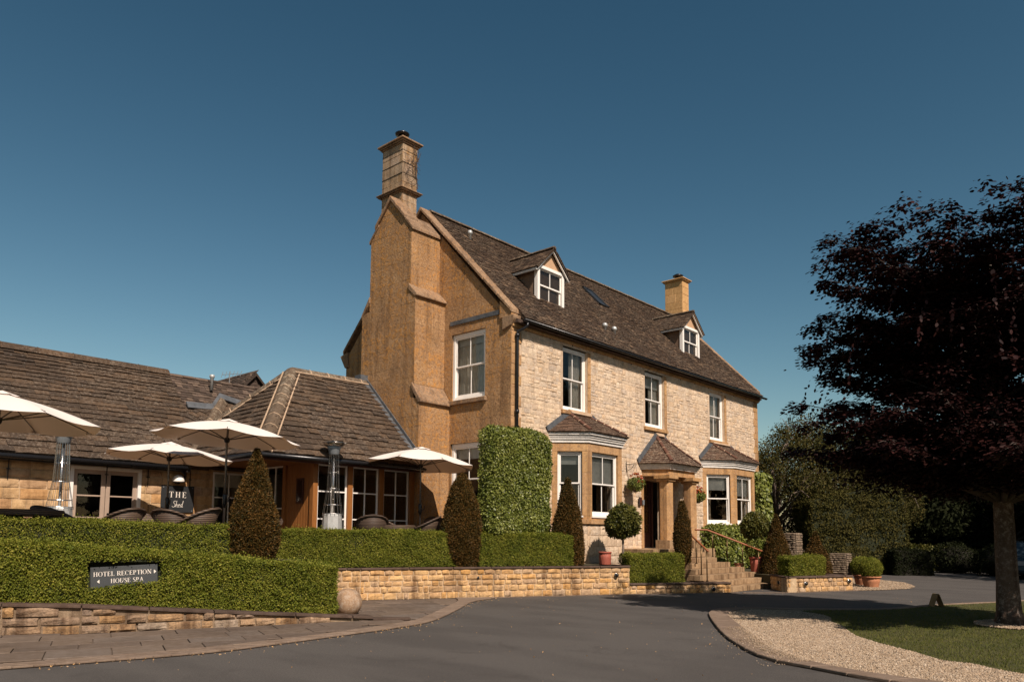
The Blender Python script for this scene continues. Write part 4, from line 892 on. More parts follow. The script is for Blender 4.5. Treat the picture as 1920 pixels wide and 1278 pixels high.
# entrance: jambs, glazed door leaf open inwards, plaque, bell box
for a, b_ in ((22.22, 22.36), (23.85, 24.0)): m = MB(); FF.box(m, X(a), 1.17, X(b_), 3.5, -.3, .03); m.build('door_jamb', M['dressed'], house, bevel=.01)
dr = MB()
for (a0, b0, a1, b1) in ((.0, 0, .10, 2.3), (.60, 0, .70, 2.3), (.10, 2.2, .60, 2.3), (.10, 0, .60, .5), (.10, .75, .60, .79), (.10, 1.25, .60, 1.28), (.10, 1.75, .60, 1.78)): dr.box((22.36+a0, 14.16, 1.19+b0), (22.36+a1, 14.21, 1.19+b1))
door = dr.build('entrance_door', M['mahog'], house); MB().box((22.46, 14.18, 1.7), (22.96, 14.185, 3.4)).build('door_glass', M['glass'], door)
MB().box((23.06, 14.1, 1.19), (23.14, 14.22, 3.45)).build('door_post', M['mahog'], house); MB().box((22.4, 15.6, 1.17), (24.5, 15.65, 3.5)).build('hall_wall', M['dark'], house); MB().box((22.3, 14.1, 1.1), (24.6, 15.6, 1.17)).build('hall_floor', M['dark'], house)
m = MB(); FF.box(m, X(21.98), 2.60, X(22.16), 2.88, .05, .08); pq = m.build('plaque', M['charcoal'], house, bevel=.01); m = MB(); FF.box(m, X(22.0), 2.62, X(22.14), 2.86, .08, .088); m.build('plaque_face', M['mahog'], pq)
m = MB(); FF.box(m, X(22.225), 2.62, X(22.30), 2.80, .04, .09); m.build('bell_box', M['steelgrey'], house, bevel=.008)
# ---------------------------------------------------------------- garden room
gr = thing('garden_room', (12.5, 16.6, 1.07), 'timber framed garden room with hipped stone tile roof against the great chimney', 'building')
ZE = 3.47
gdeck = thing
GE = [(9.25, 16.15), (14.32, 16.15)]; AP, AR = (11.72, 18.95, 6.17), (14.33, 18.95, 6.22)
f2, reg = face_frame((9.25, 16.15, ZE), (14.33, 16.15, ZE), [AR, AP]); groof = MB().prism([f2.p(x, y, 0) for x, y in reg], f2.i*.1).build('roof', M['tile'], gr)
roof(groof, f2, reg, (.235, .17), (.24, .48), .065, 'tile', M['tile'], limit=230, minpx=9, deck=.02, jitter=.010)
f3, reg3 = face_frame((9.25, 21.75, ZE), (9.25, 16.15, ZE), [AP]); roof(groof, f3, reg3, (.235, .17), (.24, .48), .065, 'tile', M['tile'], limit=60, minpx=9, deck=.05, jitter=.010)
MB().prism([(14.33, 18.95, 6.2), (AP[0], 18.95, 6.15), (9.25, 21.75, ZE), (14.33, 21.75, ZE)], (0, 0, -.08)).build('rear_slope', M['tile'], gr)
MB().prism([(14.3, 18.95, 6.2), (15.5, 18.95, 6.2), (15.5, 21.7, 3.5), (14.3, 21.7, 3.5)], (0, 0, -.08)).build('rear_slope', M['tile'], gr)
up_ = Vector((0, 0, .03))
def ridge_slab(par, a, b, n, w_=.2, mat='ridge', pt='pointing', edge=True):
    a, b = Vector(a), Vector(b); d = (b-a).normalized(); s = d.cross(Vector((0, 0, 1))).normalized(); u = s.cross(d)
    for i in range(n):
        p, q = a+(b-a)*(i/n)+d*.008, a+(b-a)*((i+1)/n)-d*.008; MB().prism([p-s*w_-u*.10, p-s*w_*.55+u*.045, p+u*.10, p+s*w_*.55+u*.045, p+s*w_-u*.10, p-u*.02], q-p).build('ridge_stone', M[mat], par, bevel=.01)
        if i: m = MB(); c = a+(b-a)*(i/n)-d*.014; m.prism([c-s*(w_+.005)-u*.10, c-s*w_*.56+u*.052, c+u*.108, c+s*w_*.56+u*.052, c+s*(w_+.005)-u*.10], d*.028); m.build('mortar_joint', M[pt], par)
    if edge:
        for sg in (-1, 1): MB().tube([a+s*sg*(w_+.012)-u*.06, b+s*sg*(w_+.012)-u*.06], .022, 6).build('mortar_fillet', M[pt], par)
ridge_slab(gr, Vector((9.3, 16.2, ZE+.03))+up_, Vector(AP)+up_, 8, .22); ridge_slab(gr, Vector(AP)+up_, Vector((15.3, 18.95, 6.22))+up_, 6, .15); ridge_slab(gr, Vector(AP)+up_, Vector((9.9, 21.03, 4.2))+up_, 5, .12)
# stepped lead flashing up the chimney face
for i in range(11):
    y0, y1 = 16.42+i*.235, 16.42+(i+1)*.235; z0, z1 = ZE+(y0-16.15)*.975, ZE+(y1-16.15)*.975
    MB().prism([(XC-.03, y0, z0+.03), (XC-.03, y1-.008, z1+.03), (XC-.03, y1-.008, z1+.21), (XC-.03, y0, z0+.21)], (.03, 0, 0)).build('lead_flashing', M['lead'], gr)
MB().prism([(XC-.16, 16.3, ZE+.19), (XC-.16, 18.95, 6.27), (XC-.01, 18.95, 6.31), (XC-.01, 16.3, ZE+.23)], (0, 0, .012)).build('lead_flashing', M['lead'], gr)
MB().box((XC-.25, 18.9, 6.25), (XC+.5, 19.2, 6.47)).build('lead_flashing', M['lead'], gr)
# eaves, gutter, soffit
MB().box((9.35, 16.25, ZE-.10), (14.3, 20.0, ZE-.06)).build('soffit', M['oak'], gr)
MB().box((9.28, 16.2, ZE-.16), (14.34, 16.25, ZE-.01)).build('fascia', M['mahog'], gr); MB().box((9.28, 16.25, ZE-.16), (9.33, 21.5, ZE-.01)).build('fascia', M['mahog'], gr)
MB().tube([(9.2, 16.12, ZE-.06), (14.34, 16.12, ZE-.06)], .058, 10).build('gutter', M['black'], gr, True); MB().tube([(9.2, 16.1, ZE-.06), (9.2, 19.6, ZE-.06)], .058, 10).build('gutter', M['black'], gr, True)
# posts and glazed screens
GX = [(10.98, 11.12), (12.05, 12.2), (13.08, 13.24), (14.16, 14.33)]
for a, b in GX: MB().box((a, 16.56, 1.07), (b, 16.72, 3.42)).build('oak_post', M['oak'], gr, bevel=.006)
MB().box((10.98, 16.55, 3.36), (14.33, 16.73, ZE-.1)).build('oak_beam', M['oak'], gr)
GRF = Frame((0, 16.62, 0), (1, 0, 0), (0, 0, 1))
def glazed(fr, a0, b0, a1, b1, cols, rows, par, name='glazed_screen', mat='white', t=.05, lab=None, rowz=None):
    m = MB()
    for q in ((a0, b0, a0+t, b1), (a1-t, b0, a1, b1), (a0+t, b1-t, a1-t, b1), (a0+t, b0, a1-t, b0+t)): fr.box(m, *q, -.05, .0)
    xs_ = [a0+(a1-a0)*i/cols for i in range(cols+1)]; zs_ = rowz or [b0+(b1-b0)*i/rows for i in range(rows+1)]
    for x in xs_[1:-1]: fr.box(m, x-.016, b0+t, x+.016, b1-t, -.045, -.004)
    for z in zs_[1:-1]: fr.box(m, a0+t, z-.018, a1-t, z+.018, -.043, -.002)
    o = m.build(name, M[mat], par, bevel=.004)
    if lab: o['label'] = lab
    for x0, x1 in zip(xs_, xs_[1:]):
        for z0, z1 in zip(zs_, zs_[1:]): MB().add([fr.p(x0, z0, -.024), fr.p(x1, z0, -.024), fr.p(x1, z1, -.024), fr.p(x0, z1, -.024)], [(0, 1, 2, 3)]).build('pane', M['glass'], o)
    return o
for a, b in ((11.12, 12.05), (12.2, 13.08), (13.24, 14.16)): glazed(GRF, a+.002, 1.25, b-.002, 3.36, 2, 3, gr)
MB().box((11.12, 16.58, 1.07), (14.16, 16.70, 1.25)).build('plinth', M['oak'], gr)
# return wall of boards, door with small light, side window
for i in range(9):
    y0 = 16.74+i*.125; MB().box((11.03, y0, 1.07), (11.06+.004*(i % 2), y0+.118, 3.40)).build('board', M['oak'], gr, bevel=.004)
MB().box((10.99, 17.05, 2.35), (11.03, 17.35, 3.0)).build('door_light_frame', M['mahog'], gr); MB().box((10.98, 17.09, 2.40), (10.995, 17.31, 2.95)).build('pane', M['glass'], gr)
MB().box((10.98, 17.86, 1.07), (11.12, 18.0, 3.40)).build('oak_post', M['oak'], gr); MB().box((10.98, 18.9, 1.07), (11.12, 19.05, 3.40)).build('oak_post', M['oak'], gr)
glazed(Frame((11.03, 18.9, 0), (0, -1, 0), (0, 0, 1)), 0, 1.1, .9, 3.38, 2, 2, gr)
MB().box((11.04, 19.05, 1.07), (11.14, 20.0, 3.4)).build('side_wall', M['wingstone'], gr)
MB().box((11.1, 16.75, 3.43), (14.3, 19.9, 3.47)).build('ceiling', M['room'], gr)
MB().box((11.2, 19.8, 1.07), (14.3, 19.9, 3.4)).build('room_back_wall', M['room'], gr); MB().box((11.1, 16.75, 1.05), (14.3, 19.9, 1.09)).build('room_floor', M['dark'], gr)
MB().box((13.2, 18.1, 1.09), (14.1, 18.7, 1.85)).build('sideboard', M['mahog'], gr)
# ---------------------------------------------------------------- west wing
wg = thing('long_low_wing', (6, 20, 1.07), 'long single storey stone wing under a deep mossy stone tile roof', 'building')
WF = Frame((-4, 20, 0), (1, 0, 0), (0, 0, 1)); wx = lambda x: x+4
wops = [(wx(6.5), .9, wx(8.16), 3.17), (wx(10.06), 1.6, wx(11.0), 3.24)]
ww = wallbox(WF, 15.04, 2.5, .35, wops, 'wall', M['goldmortar'], wg, v0=.9)
rc = courses(wx(11.03)-wx(2.6), 2.3, (.16, .27), (.28, .62), (.02, .045), ops=wops, gap=.016, u0=wx(2.6), v0=1.02); emit('stone', WF, rc, 'soft', M['wingstone'], ww, 300, 5)
# french doors
m = MB()
for q in ((wx(6.5), 1.0, wx(6.58), 3.17), (wx(8.08), 1.0, wx(8.16), 3.17), (wx(6.58), 3.09, wx(8.08), 3.17)): WF.box(m, *q, -.10, .03)
fdr = m.build('french_door_frame', M['white'], wg, bevel=.006); zz = [1.1, 1.35, 1.98, 2.52, 3.02]
for a in (6.58, 7.335):
    m = MB(); w_ = .742; z0, z1 = 1.05, 3.09
    for q in ((wx(a), z0, wx(a)+.10, z1), (wx(a)+w_-.10, z0, wx(a)+w_, z1), (wx(a)+.10, z1-.10, wx(a)+w_-.10, z1), (wx(a)+.10, z0, wx(a)+w_-.10, z0+.25)): WF.box(m, *q, -.085, -.035)
    for z in (1.93, 2.46): WF.box(m, wx(a)+.10, z-.018, wx(a)+w_-.10, z+.018, -.08, -.03)
    dd = m.build('french_door', M['taupe'], wg, bevel=.005)
    for z0, z1 in ((1.3, 1.92), (1.94, 2.45), (2.47, 3.0)): MB().add([WF.p(wx(a)+.1, z0, -.06), WF.p(wx(a)+w_-.1, z0, -.06), WF.p(wx(a)+w_-.1, z1, -.06), WF.p(wx(a)+.1, z1, -.06)], [(0, 1, 2, 3)]).build('pane', M['glass'], dd)
    if a > 7: MB().lathe([(0, .06), (.026, .05), (.03, .03), (.012, .01), (.012, 0)], 12, Mx=Matrix.Translation((7.40, 20.035, 2.02)) @ Matrix.Rotation(math.pi/2, 4, 'X')).build('door_knob', M['black'], dd, True)
glazed(Frame((-4, 19.95+.03, 0), (1, 0, 0), (0, 0, 1)), wx(10.06), 1.6, wx(11.0), 3.24, 2, 2, wg, 'window', rowz=[1.6, 2.55, 3.24]); m = MB(); WF.box(m, wx(10.1), 2.85, wx(10.95), 3.2, -.16, -.14); m.build('blind', M['blind'], wg)
MB().box((10.8, 20.35, 1), (11.04, 22.6, 3.4)).build('end_wall', M['room'], wg); MB().box((-4, 20.35, 1), (-3.7, 25, 3.4)).build('end_wall', M['room'], wg); MB().box((-3.8, 20.3, 3.31), (11.0, 22.6, 3.36)).build('ceiling', M['dark'], wg)
MB().box((-3.6, 22.5, 1), (11, 22.6, 3.4)).build('room_wall', M['dark'], wg); MB().box((-3.6, 20.35, 1), (11, 22.5, 1.06)).build('room_floor', M['dark'], wg)
RWF = Frame((-4, 19.66, 3.33), (1, 0, 0), (0, 1, 1)); WL = (22.65-19.66)*math.sqrt(2)
wroof = MB().prism([RWF.p(0, 0), RWF.p(wx(9.8), 0), RWF.p(wx(9.8), WL), RWF.p(0, WL)], RWF.i*.12).build('roof', M['tile'], wg)
roof(wroof, RWF, [(wx(2.0), 0), (wx(9.82), 0), (wx(9.82), WL), (wx(2.0), WL)], (.235, .14), (.24, .50), .062, 'tile', M['tile'], limit=300, minpx=9, deck=.02, jitter=.010)
MB().prism([(-4, 22.65, 6.3), (14, 22.65, 6.3), (14, 25.6, 3.35), (-4, 25.6, 3.35)], (0, 0, -.1)).build('rear_slope', M['tile'], wg)
ridge_slab(wg, (1.2, 22.65, 6.36), (9.85, 22.65, 6.34), 10, .20, 'tile', 'tile', edge=False)
R2 = Frame((9.82, 19.66, 3.31), (1, 0, 0), (0, 1, 1)); reg2 = [(0, 2.0), (4.4, 2.0), (4.4, WL-.1), (0, WL-.1)]
mroof = MB().prism([R2.p(x, y) for x, y in reg2], R2.i*.1).build('roof_extension', M['tilemod'], wg); roof(mroof, R2, reg2, .125, (.17, .19), .04, 'tilefine', M['tilemod'], limit=0, deck=.02, jitter=.0)
ridge_run(wg, (9.86, 22.6, 6.24), (14.2, 22.6, 6.24), 11, .09, M['tilemod'], 'ridge_tile')
R3 = Frame((9.82, 19.66, 3.33), (1, 0, 0), (0, 1, 1)); reg3_ = [(0, 0), (3.5, 0), (3.5, 2.5), (0, 2.5)]; roof(wroof, R3, reg3_, .2, (.24, .48), .045, 'tile', M['tile'], limit=0, deck=.08)
for a, b in (((9.9, 21.45, 5.16), (10.7, 21.5, 5.2)), ((10.7, 21.5, 5.2), (11.1, 21.85, 5.62)), ((11.1, 21.85, 5.62), (11.85, 21.72, 5.44))):
    a, b = Vector(a), Vector(b); MB().prism([a+Vector((0, -.10, -.03)), b+Vector((0, -.10, -.03)), b+Vector((0, .06, .16)), a+Vector((0, .06, .16))], (0, -.03, .03)).build('lead_flashing', M['lead'], wg)
# little hip between wing roof and garden room
A0, B0 = Vector((11.1, 21.75, 5.55)), Vector((9.25, 19.7, 3.52))
for pts in ((Vector((8.55, 20.3, 3.95)), B0, [A0, Vector((10.5, 21.7, 5.3))]), (B0, Vector((10.6, 20.3, 4.05)), [Vector((11.9, 21.6, 5.3)), A0])):
    f4, r4 = face_frame(pts[0], pts[1], pts[2])
    try: roof(wroof, f4, r4, .19, (.24, .48), .045, 'tile', M['tile'], limit=0, deck=.3)
    except Exception as e: print('hip', e)
ridge_slab(wg, B0+Vector((0, 0, .02)), A0+Vector((0, 0, .02)), 5, .17, edge=False)
MB().box((-4, 19.72, ZE-.30), (9.3, 19.76, 3.33)).build('fascia', M['charcoal'], wg)
MB().tube([(-4, 19.6, 3.27), (9.15, 19.6, 3.25)], .062, 10).build('gutter', M['black'], wg, True)
MB().tube([(9.0, 19.66, 3.2), (9.2, 19.8, 3.12), (9.25, 19.93, 3.0)], .035, 8).build('downpipe', M['black'], wg, True)
for x in (3.2, 5.2, 7.3, 8.3, 9.4): m = MB().box((x, 19.95, 2.75), (x+.015, 19.98, 3.2)); m.box((x-.03, 19.94, 2.98), (x+.045, 19.98, 3.0)); m.build('wall_hook', M['black'], wg)
MB().lathe([(.05, -.15), (.05, .22), (.075, .24), (.075, .32), (0, .34)], 12, (10.95, 22.1, 6.05)).build('roof_vent', M['panelsteel'], wg, True)
MB().box((3.0, 22.5, 6.3), (3.2, 22.8, 6.5)).build('ridge_block', M['ridge'], wg)
# rear tile-hung gable and rear roof glimpsed over the ridge
rg = thing('rear_gable', (12.9, 23.0, 5.5), 'small tile hung gable peeping over the low roof beside the aerial', 'building')
f5, r5 = face_frame((12.05, 27, 6.0), (12.05, 22.9, 6.0), [(12.85, 22.9, 6.86), (12.85, 27, 6.86)]); s5 = MB().prism([f5.p(x, y, 0) for x, y in r5], f5.i*.06).build('roof', M['tilemod'], rg); roof(s5, f5, r5, .12, (.17, .2), .035, 'tilefine', M['tilemod'], limit=0, deck=.02)
MB().prism([(13.65, 22.9, 6.0), (13.65, 27, 6.0), (12.85, 27, 6.86), (12.85, 22.9, 6.86)], (0, 0, -.06)).build('roof', M['tilemod'], rg)
MB().prism([(12.1, 23.0, 5.8), (13.6, 23.0, 5.8), (12.85, 23.0, 6.8)], (0, 3.8, 0)).build('gable_wall', M['tilemod'], rg)
f6 = Frame((12.1, 23.0, 5.8), (1, 0, 0), (0, 0, 1)); emit('hung_tile', f6, [r for r in courses(1.5, 1.0, (.13, .13), (.25, .4), (.03, .03), gap=.004) if abs(r[0]+r[2]/2-.75) < .68-(r[1]*.68)], 'tile', M['tilemod'], rg, 40, 4)
for s_ in (-1, 1): MB().prism([(12.85, 22.86, 6.86), (12.85, 22.86, 6.76), (12.85+s_*.82, 22.86, 5.9), (12.85+s_*.82, 22.86, 6.0)], (0, .06, 0)).build('barge_board', M['tilemod'], rg)
rr = thing('rear_roof', (15, 23, 4), 'dark tiled roof corner glimpsed left of the great chimney', 'building')
MB().prism([(13.4, 23.2, 6.35), (15.5, 23.2, 6.95), (15.5, 26, 6.95), (13.4, 26, 6.35)], (0, 0, -.3)).build('roof', M['tilemod'], rr); MB().box((13.6, 23.4, 3), (15.5, 26, 6.1)).build('wall', M['ashlar'], rr)
an = thing('tv_aerial', (11.85, 22.75, 6.3), 'small television aerial on the low roof before the tile hung gable', 'aerial')
MB().tube([(11.85, 22.75, 6.2), (11.85, 22.75, 6.72)], .012, 6).build('mast', M['steelgrey'], an); m = MB(); m.tube([(11.7, 22.95, 6.62), (12.1, 22.5, 6.66)], .01, 5)
for i in range(6): t = i/5; c = Vector((11.7, 22.95, 6.62)).lerp(Vector((12.1, 22.5, 6.66)), t); m.tube([c-Vector((.03, 0, .10)), c+Vector((.03, 0, .10))], .008, 4)
m.build('aerial_elements', M['steelgrey'], an)
# ---------------------------------------------------------------- signs
def text(body, size, mat, Mx, parent, name, ex=.004, shear=0, sp=1.0, off=0.0, font=None):
    cu = bpy.data.curves.new(name, 'FONT'); cu.body = body; cu.size = size; cu.extrude = ex; cu.align_x = 'CENTER'; cu.align_y = 'CENTER'; cu.shear = shear; cu.space_character = sp; cu.offset = off
    o = bpy.data.objects.new(name, cu); COL.objects.link(o); dg = bpy.context.evaluated_depsgraph_get(); me = bpy.data.meshes.new_from_object(o.evaluated_get(dg)); bpy.data.objects.remove(o); bpy.data.curves.remove(cu)
    me.materials.clear(); me.materials.append(mat); me.transform(Mx); o = bpy.data.objects.new(name, me); return link(o, parent)
def serif(word, h, fr, a, b, c, parent, mat, sp=.12, name='lettering'):
    """roman capitals from thick and thin strokes with bracket serifs; a,b = left baseline; returns end"""
    T, t, s = .15*h, .045*h, .05*h; x = a; D = .006
    def bar(m, x0, y0, x1, y1, w0): 
        d = Vector((x1-x0, y1-y0)).normalized(); n_ = Vector((-d.y, d.x))*w0/2; pts = [(x0+n_.x, y0+n_.y), (x0-n_.x, y0-n_.y), (x1-n_.x, y1-n_.y), (x1+n_.x, y1+n_.y)]; m.prism([fr.p(p, q, c) for p, q in pts], -fr.i*D)
    def arc(m, cx, cy, rx, ry, a0, a1, thick=True, n=16):
        A_ = [a0+(a1-a0)*i/n for i in range(n+1)]
        def wdt(q): return t+(T*1.05-t)*abs(math.cos(q))**1.5 if thick else t
        out = [(cx+rx*math.cos(q), cy+ry*math.sin(q)) for q in A_]; inn = [(cx+(rx-wdt(q))*math.cos(q), cy+(ry-t)*math.sin(q)) for q in A_]
        for i in range(n): m.prism([fr.p(*out[i], c), fr.p(*out[i+1], c), fr.p(*inn[i+1], c), fr.p(*inn[i], c)], -fr.i*D)
    pi = math.pi
    for ch_ in word:
        m = MB(); w0 = {'I': .2, 'T': .72, 'H': .82, 'E': .64, 'O': .86, 'L': .62, 'R': .74, 'C': .76, 'P': .64, 'N': .82, 'U': .8, 'S': .54, 'A': .78, ' ': .3}[ch_]*h
        sf = lambda xx, yy, ww=.30: bar(m, xx-ww*h/2, yy, xx+ww*h/2, yy, s)
        if ch_ == 'T': bar(m, x+w0/2, 0+b, x+w0/2, b+h, T); bar(m, x, b+h-t/2, x+w0, b+h-t/2, t*1.2); bar(m, x+t/2, b+h, x+t/2, b+h*.78, t); bar(m, x+w0-t/2, b+h, x+w0-t/2, b+h*.78, t); sf(x+w0/2, b+s/2)
        elif ch_ == 'H':
            for q in (x+.15*h, x+w0-.15*h): bar(m, q, b, q, b+h, T); sf(q, b+s/2); sf(q, b+h-s/2)
            bar(m, x+.15*h, b+h*.5, x+w0-.15*h, b+h*.5, t)
        elif ch_ in 'EL':
            bar(m, x+.15*h, b, x+.15*h, b+h, T); bar(m, x, b+s/2, x+w0, b+s/2, s); bar(m, x+w0-t/2, b, x+w0-t/2, b+h*.22, t)
            if ch_ == 'E': bar(m, x, b+h-s/2, x+w0*.95, b+h-s/2, s); bar(m, x+w0*.95-t/2, b+h, x+w0*.95-t/2, b+h*.78, t); bar(m, x+.15*h, b+h*.52, x+w0*.7, b+h*.52, t); bar(m, x+w0*.7, b+h*.42, x+w0*.7, b+h*.62, t)
            else: sf(x+.15*h, b+h-s/2)
        elif ch_ == 'I': bar(m, x+w0/2, b, x+w0/2, b+h, T); sf(x+w0/2, b+s/2); sf(x+w0/2, b+h-s/2)
        elif ch_ == 'O': arc(m, x+w0/2, b+h/2, w0/2, h*.51, 0, 2*pi, n=26)
        elif ch_ == 'C': arc(m, x+w0/2, b+h/2, w0/2, h*.51, .25*pi, 1.75*pi, n=20); bar(m, x+w0*.86, b+h*.72, x+w0*.86, b+h*.98, t*1.3)
        elif ch_ in 'RP':
            bar(m, x+.15*h, b, x+.15*h, b+h, T); sf(x+.15*h, b+s/2); bar(m, x, b+h-s/2, x+w0*.5, b+h-s/2, s); bar(m, x+.15*h, b+h*.46, x+w0*.5, b+h*.46, t); arc(m, x+w0*.5, b+h*.73, w0*.42, h*.27, -pi/2, pi/2, n=10)
            if ch_ == 'R': bar(m, x+w0*.52, b+h*.46, x+w0*.92, b+.02*h, T*.9); bar(m, x+w0*.8, b+s/2, x+w0*1.04, b+s/2, s)
        elif ch_ == 'N': bar(m, x+.12*h, b, x+.12*h, b+h, t*1.3); bar(m, x+w0-.1*h, b, x+w0-.1*h, b+h, t*1.3); bar(m, x+.14*h, b+h*.97, x+w0-.12*h, b+.03*h, T); sf(x+.12*h, b+s/2); sf(x+w0-.1*h, b+h-s/2); sf(x+.08*h, b+h-s/2, .2)
        elif ch_ == 'U': bar(m, x+.15*h, b+h*.36, x+.15*h, b+h, T); bar(m, x+w0-.13*h, b+h*.36, x+w0-.13*h, b+h, t*1.2); arc(m, x+w0/2-.005, b+h*.37, w0/2-.075*h, h*.38, pi, 2*pi, n=10); sf(x+.15*h, b+h-s/2); sf(x+w0-.13*h, b+h-s/2, .24)
        elif ch_ == 'S': arc(m, x+w0/2, b+h*.74, w0*.46, h*.26, .15*pi, 1.45*pi, n=12); arc(m, x+w0/2, b+h*.26, w0*.5, h*.26, -.85*pi, .45*pi, n=12); bar(m, x+w0*.22, b+h*.60, x+w0*.78, b+h*.42, T*.9)
        elif ch_ == 'A': bar(m, x+.1*h, b+.02*h, x+w0*.5, b+h, t*1.2); bar(m, x+w0-.1*h, b+.02*h, x+w0*.5, b+h, T); bar(m, x+w0*.25, b+h*.34, x+w0*.76, b+h*.34, t); sf(x+.1*h, b+s/2, .22); sf(x+w0-.1*h, b+s/2, .28)
        if m.v: m.build(name, mat, parent)
        x += w0+sp*h
    return x
sg = thing('pub_sign', (9.1, 19.95, 2.1), 'square black sign reading THE Shed on the wing wall under the lamp', 'sign')
SG = Frame((8.66, 19.95, 2.11), (1, 0, 0), (0, 0, 1)); m = MB(); SG.box(m, 0, 0, .87, .70, -.03, 0); m.build('sign_board', M['charcoal'], sg, bevel=.004)
for a, b in ((.05, .05), (.82, .05), (.05, .65), (.82, .65)): m = MB(); SG.box(m, a-.012, b-.012, a+.012, b+.012, 0, .008); m.build('fixing_screw', M['steelgrey'], sg)
serif('THE', .155, SG, .205, .385, .002, sg, M['letter'], sp=.35)
sc_ = [[(.30, .92), (.22, 1.02), (.06, 1.0), (0, .84), (.08, .70), (.22, .56), (.26, .36), (.14, .20), (-.04, .20), (-.14, .34)], [(.40, 1.08), (.38, .62), (.36, .20), (.40, .46), (.50, .58), (.56, .46), (.55, .22), (.64, .20)], [(.70, .40), (.82, .44), (.84, .56), (.76, .58), (.70, .42), (.74, .22), (.88, .20)], [(1.18, .52), (1.06, .58), (.98, .42), (1.02, .22), (1.14, .26), (1.20, .52), (1.24, 1.10), (1.20, .60), (1.22, .24), (1.34, .22)]]
m = MB()
for s_ in sc_:
    q = cr(s_, 5); m.tube([SG.p(.305+x*.20+y*.03, .10+y*.19, .005) for x, y in q], .0055, 5)
m.build('script_lettering', M['letter'], sg)
lp = thing('wall_lamp', (9.05, 19.9, 2.9), 'cream half dome wall lamp above the black sign', 'lamp')
MB().lathe([(.0, .19), (.05, .185), (.10, .155), (.135, .10), (.15, .03), (.15, .0)], 24, (9.05, 19.86, 2.90)).build('shade', M['white'], lp, True); MB().lathe([(.0, .17), (.05, .165), (.095, .14), (.13, .09), (.145, .03), (.148, .0)][::-1], 24, (9.05, 19.86, 2.895)).build('shade_lining', M['charcoal'], lp, True); MB().box((9.0, 19.88, 2.86), (9.1, 19.96, 2.98)).build('bracket', M['charcoal'], lp)
hs = thing('hedge_sign', (4.9, 12.4, .4), 'slate sign reading HOTEL RECEPTION and HOUSE SPA half buried in the hedge', 'sign')
ha, hb = Vector((4.67, 13.165, .67)), Vector((5.56, 12.775, .72)); HS = Frame(ha, hb-ha, (hb-ha).normalized().cross(Vector((0, 0, 1))).normalized().cross((hb-ha).normalized())); wl = (hb-ha).length; HSUP = 1
m = MB(); HS.box(m, 0, 0, wl, .335, -.025, 0); m.build('sign_board', M['signgrey'], hs, bevel=.004)
HSs = Frame(HS.p(0, 0), hb-ha+Vector((0, 0, .0)), (0, 0, 1))
e_ = serif('HOTEL RECEPTION', .072, HS, .045, .185, .002, hs, M['letter'], sp=.115); e2 = serif('HOUSE SPA', .070, HS, .29, .07, .002, hs, M['letter'], sp=.10)
MB().prism([HS.p(e_+.03, .185, .002), HS.p(e_+.065, .217, .002), HS.p(e_+.03, .25, .002)], -HS.i*.006).build('arrow', M['letter'], hs); MB().prism([HS.p(.13, .075, .002), HS.p(.095, .105, .002), HS.p(.13, .137, .002)], -HS.i*.006).build('arrow', M['letter'], hs)
for a in (.15, wl-.15): m = MB(); HS.box(m, a-.02, -.35, a+.02, .2, -.07, -.027); m.build('post', M['charcoal'], hs)
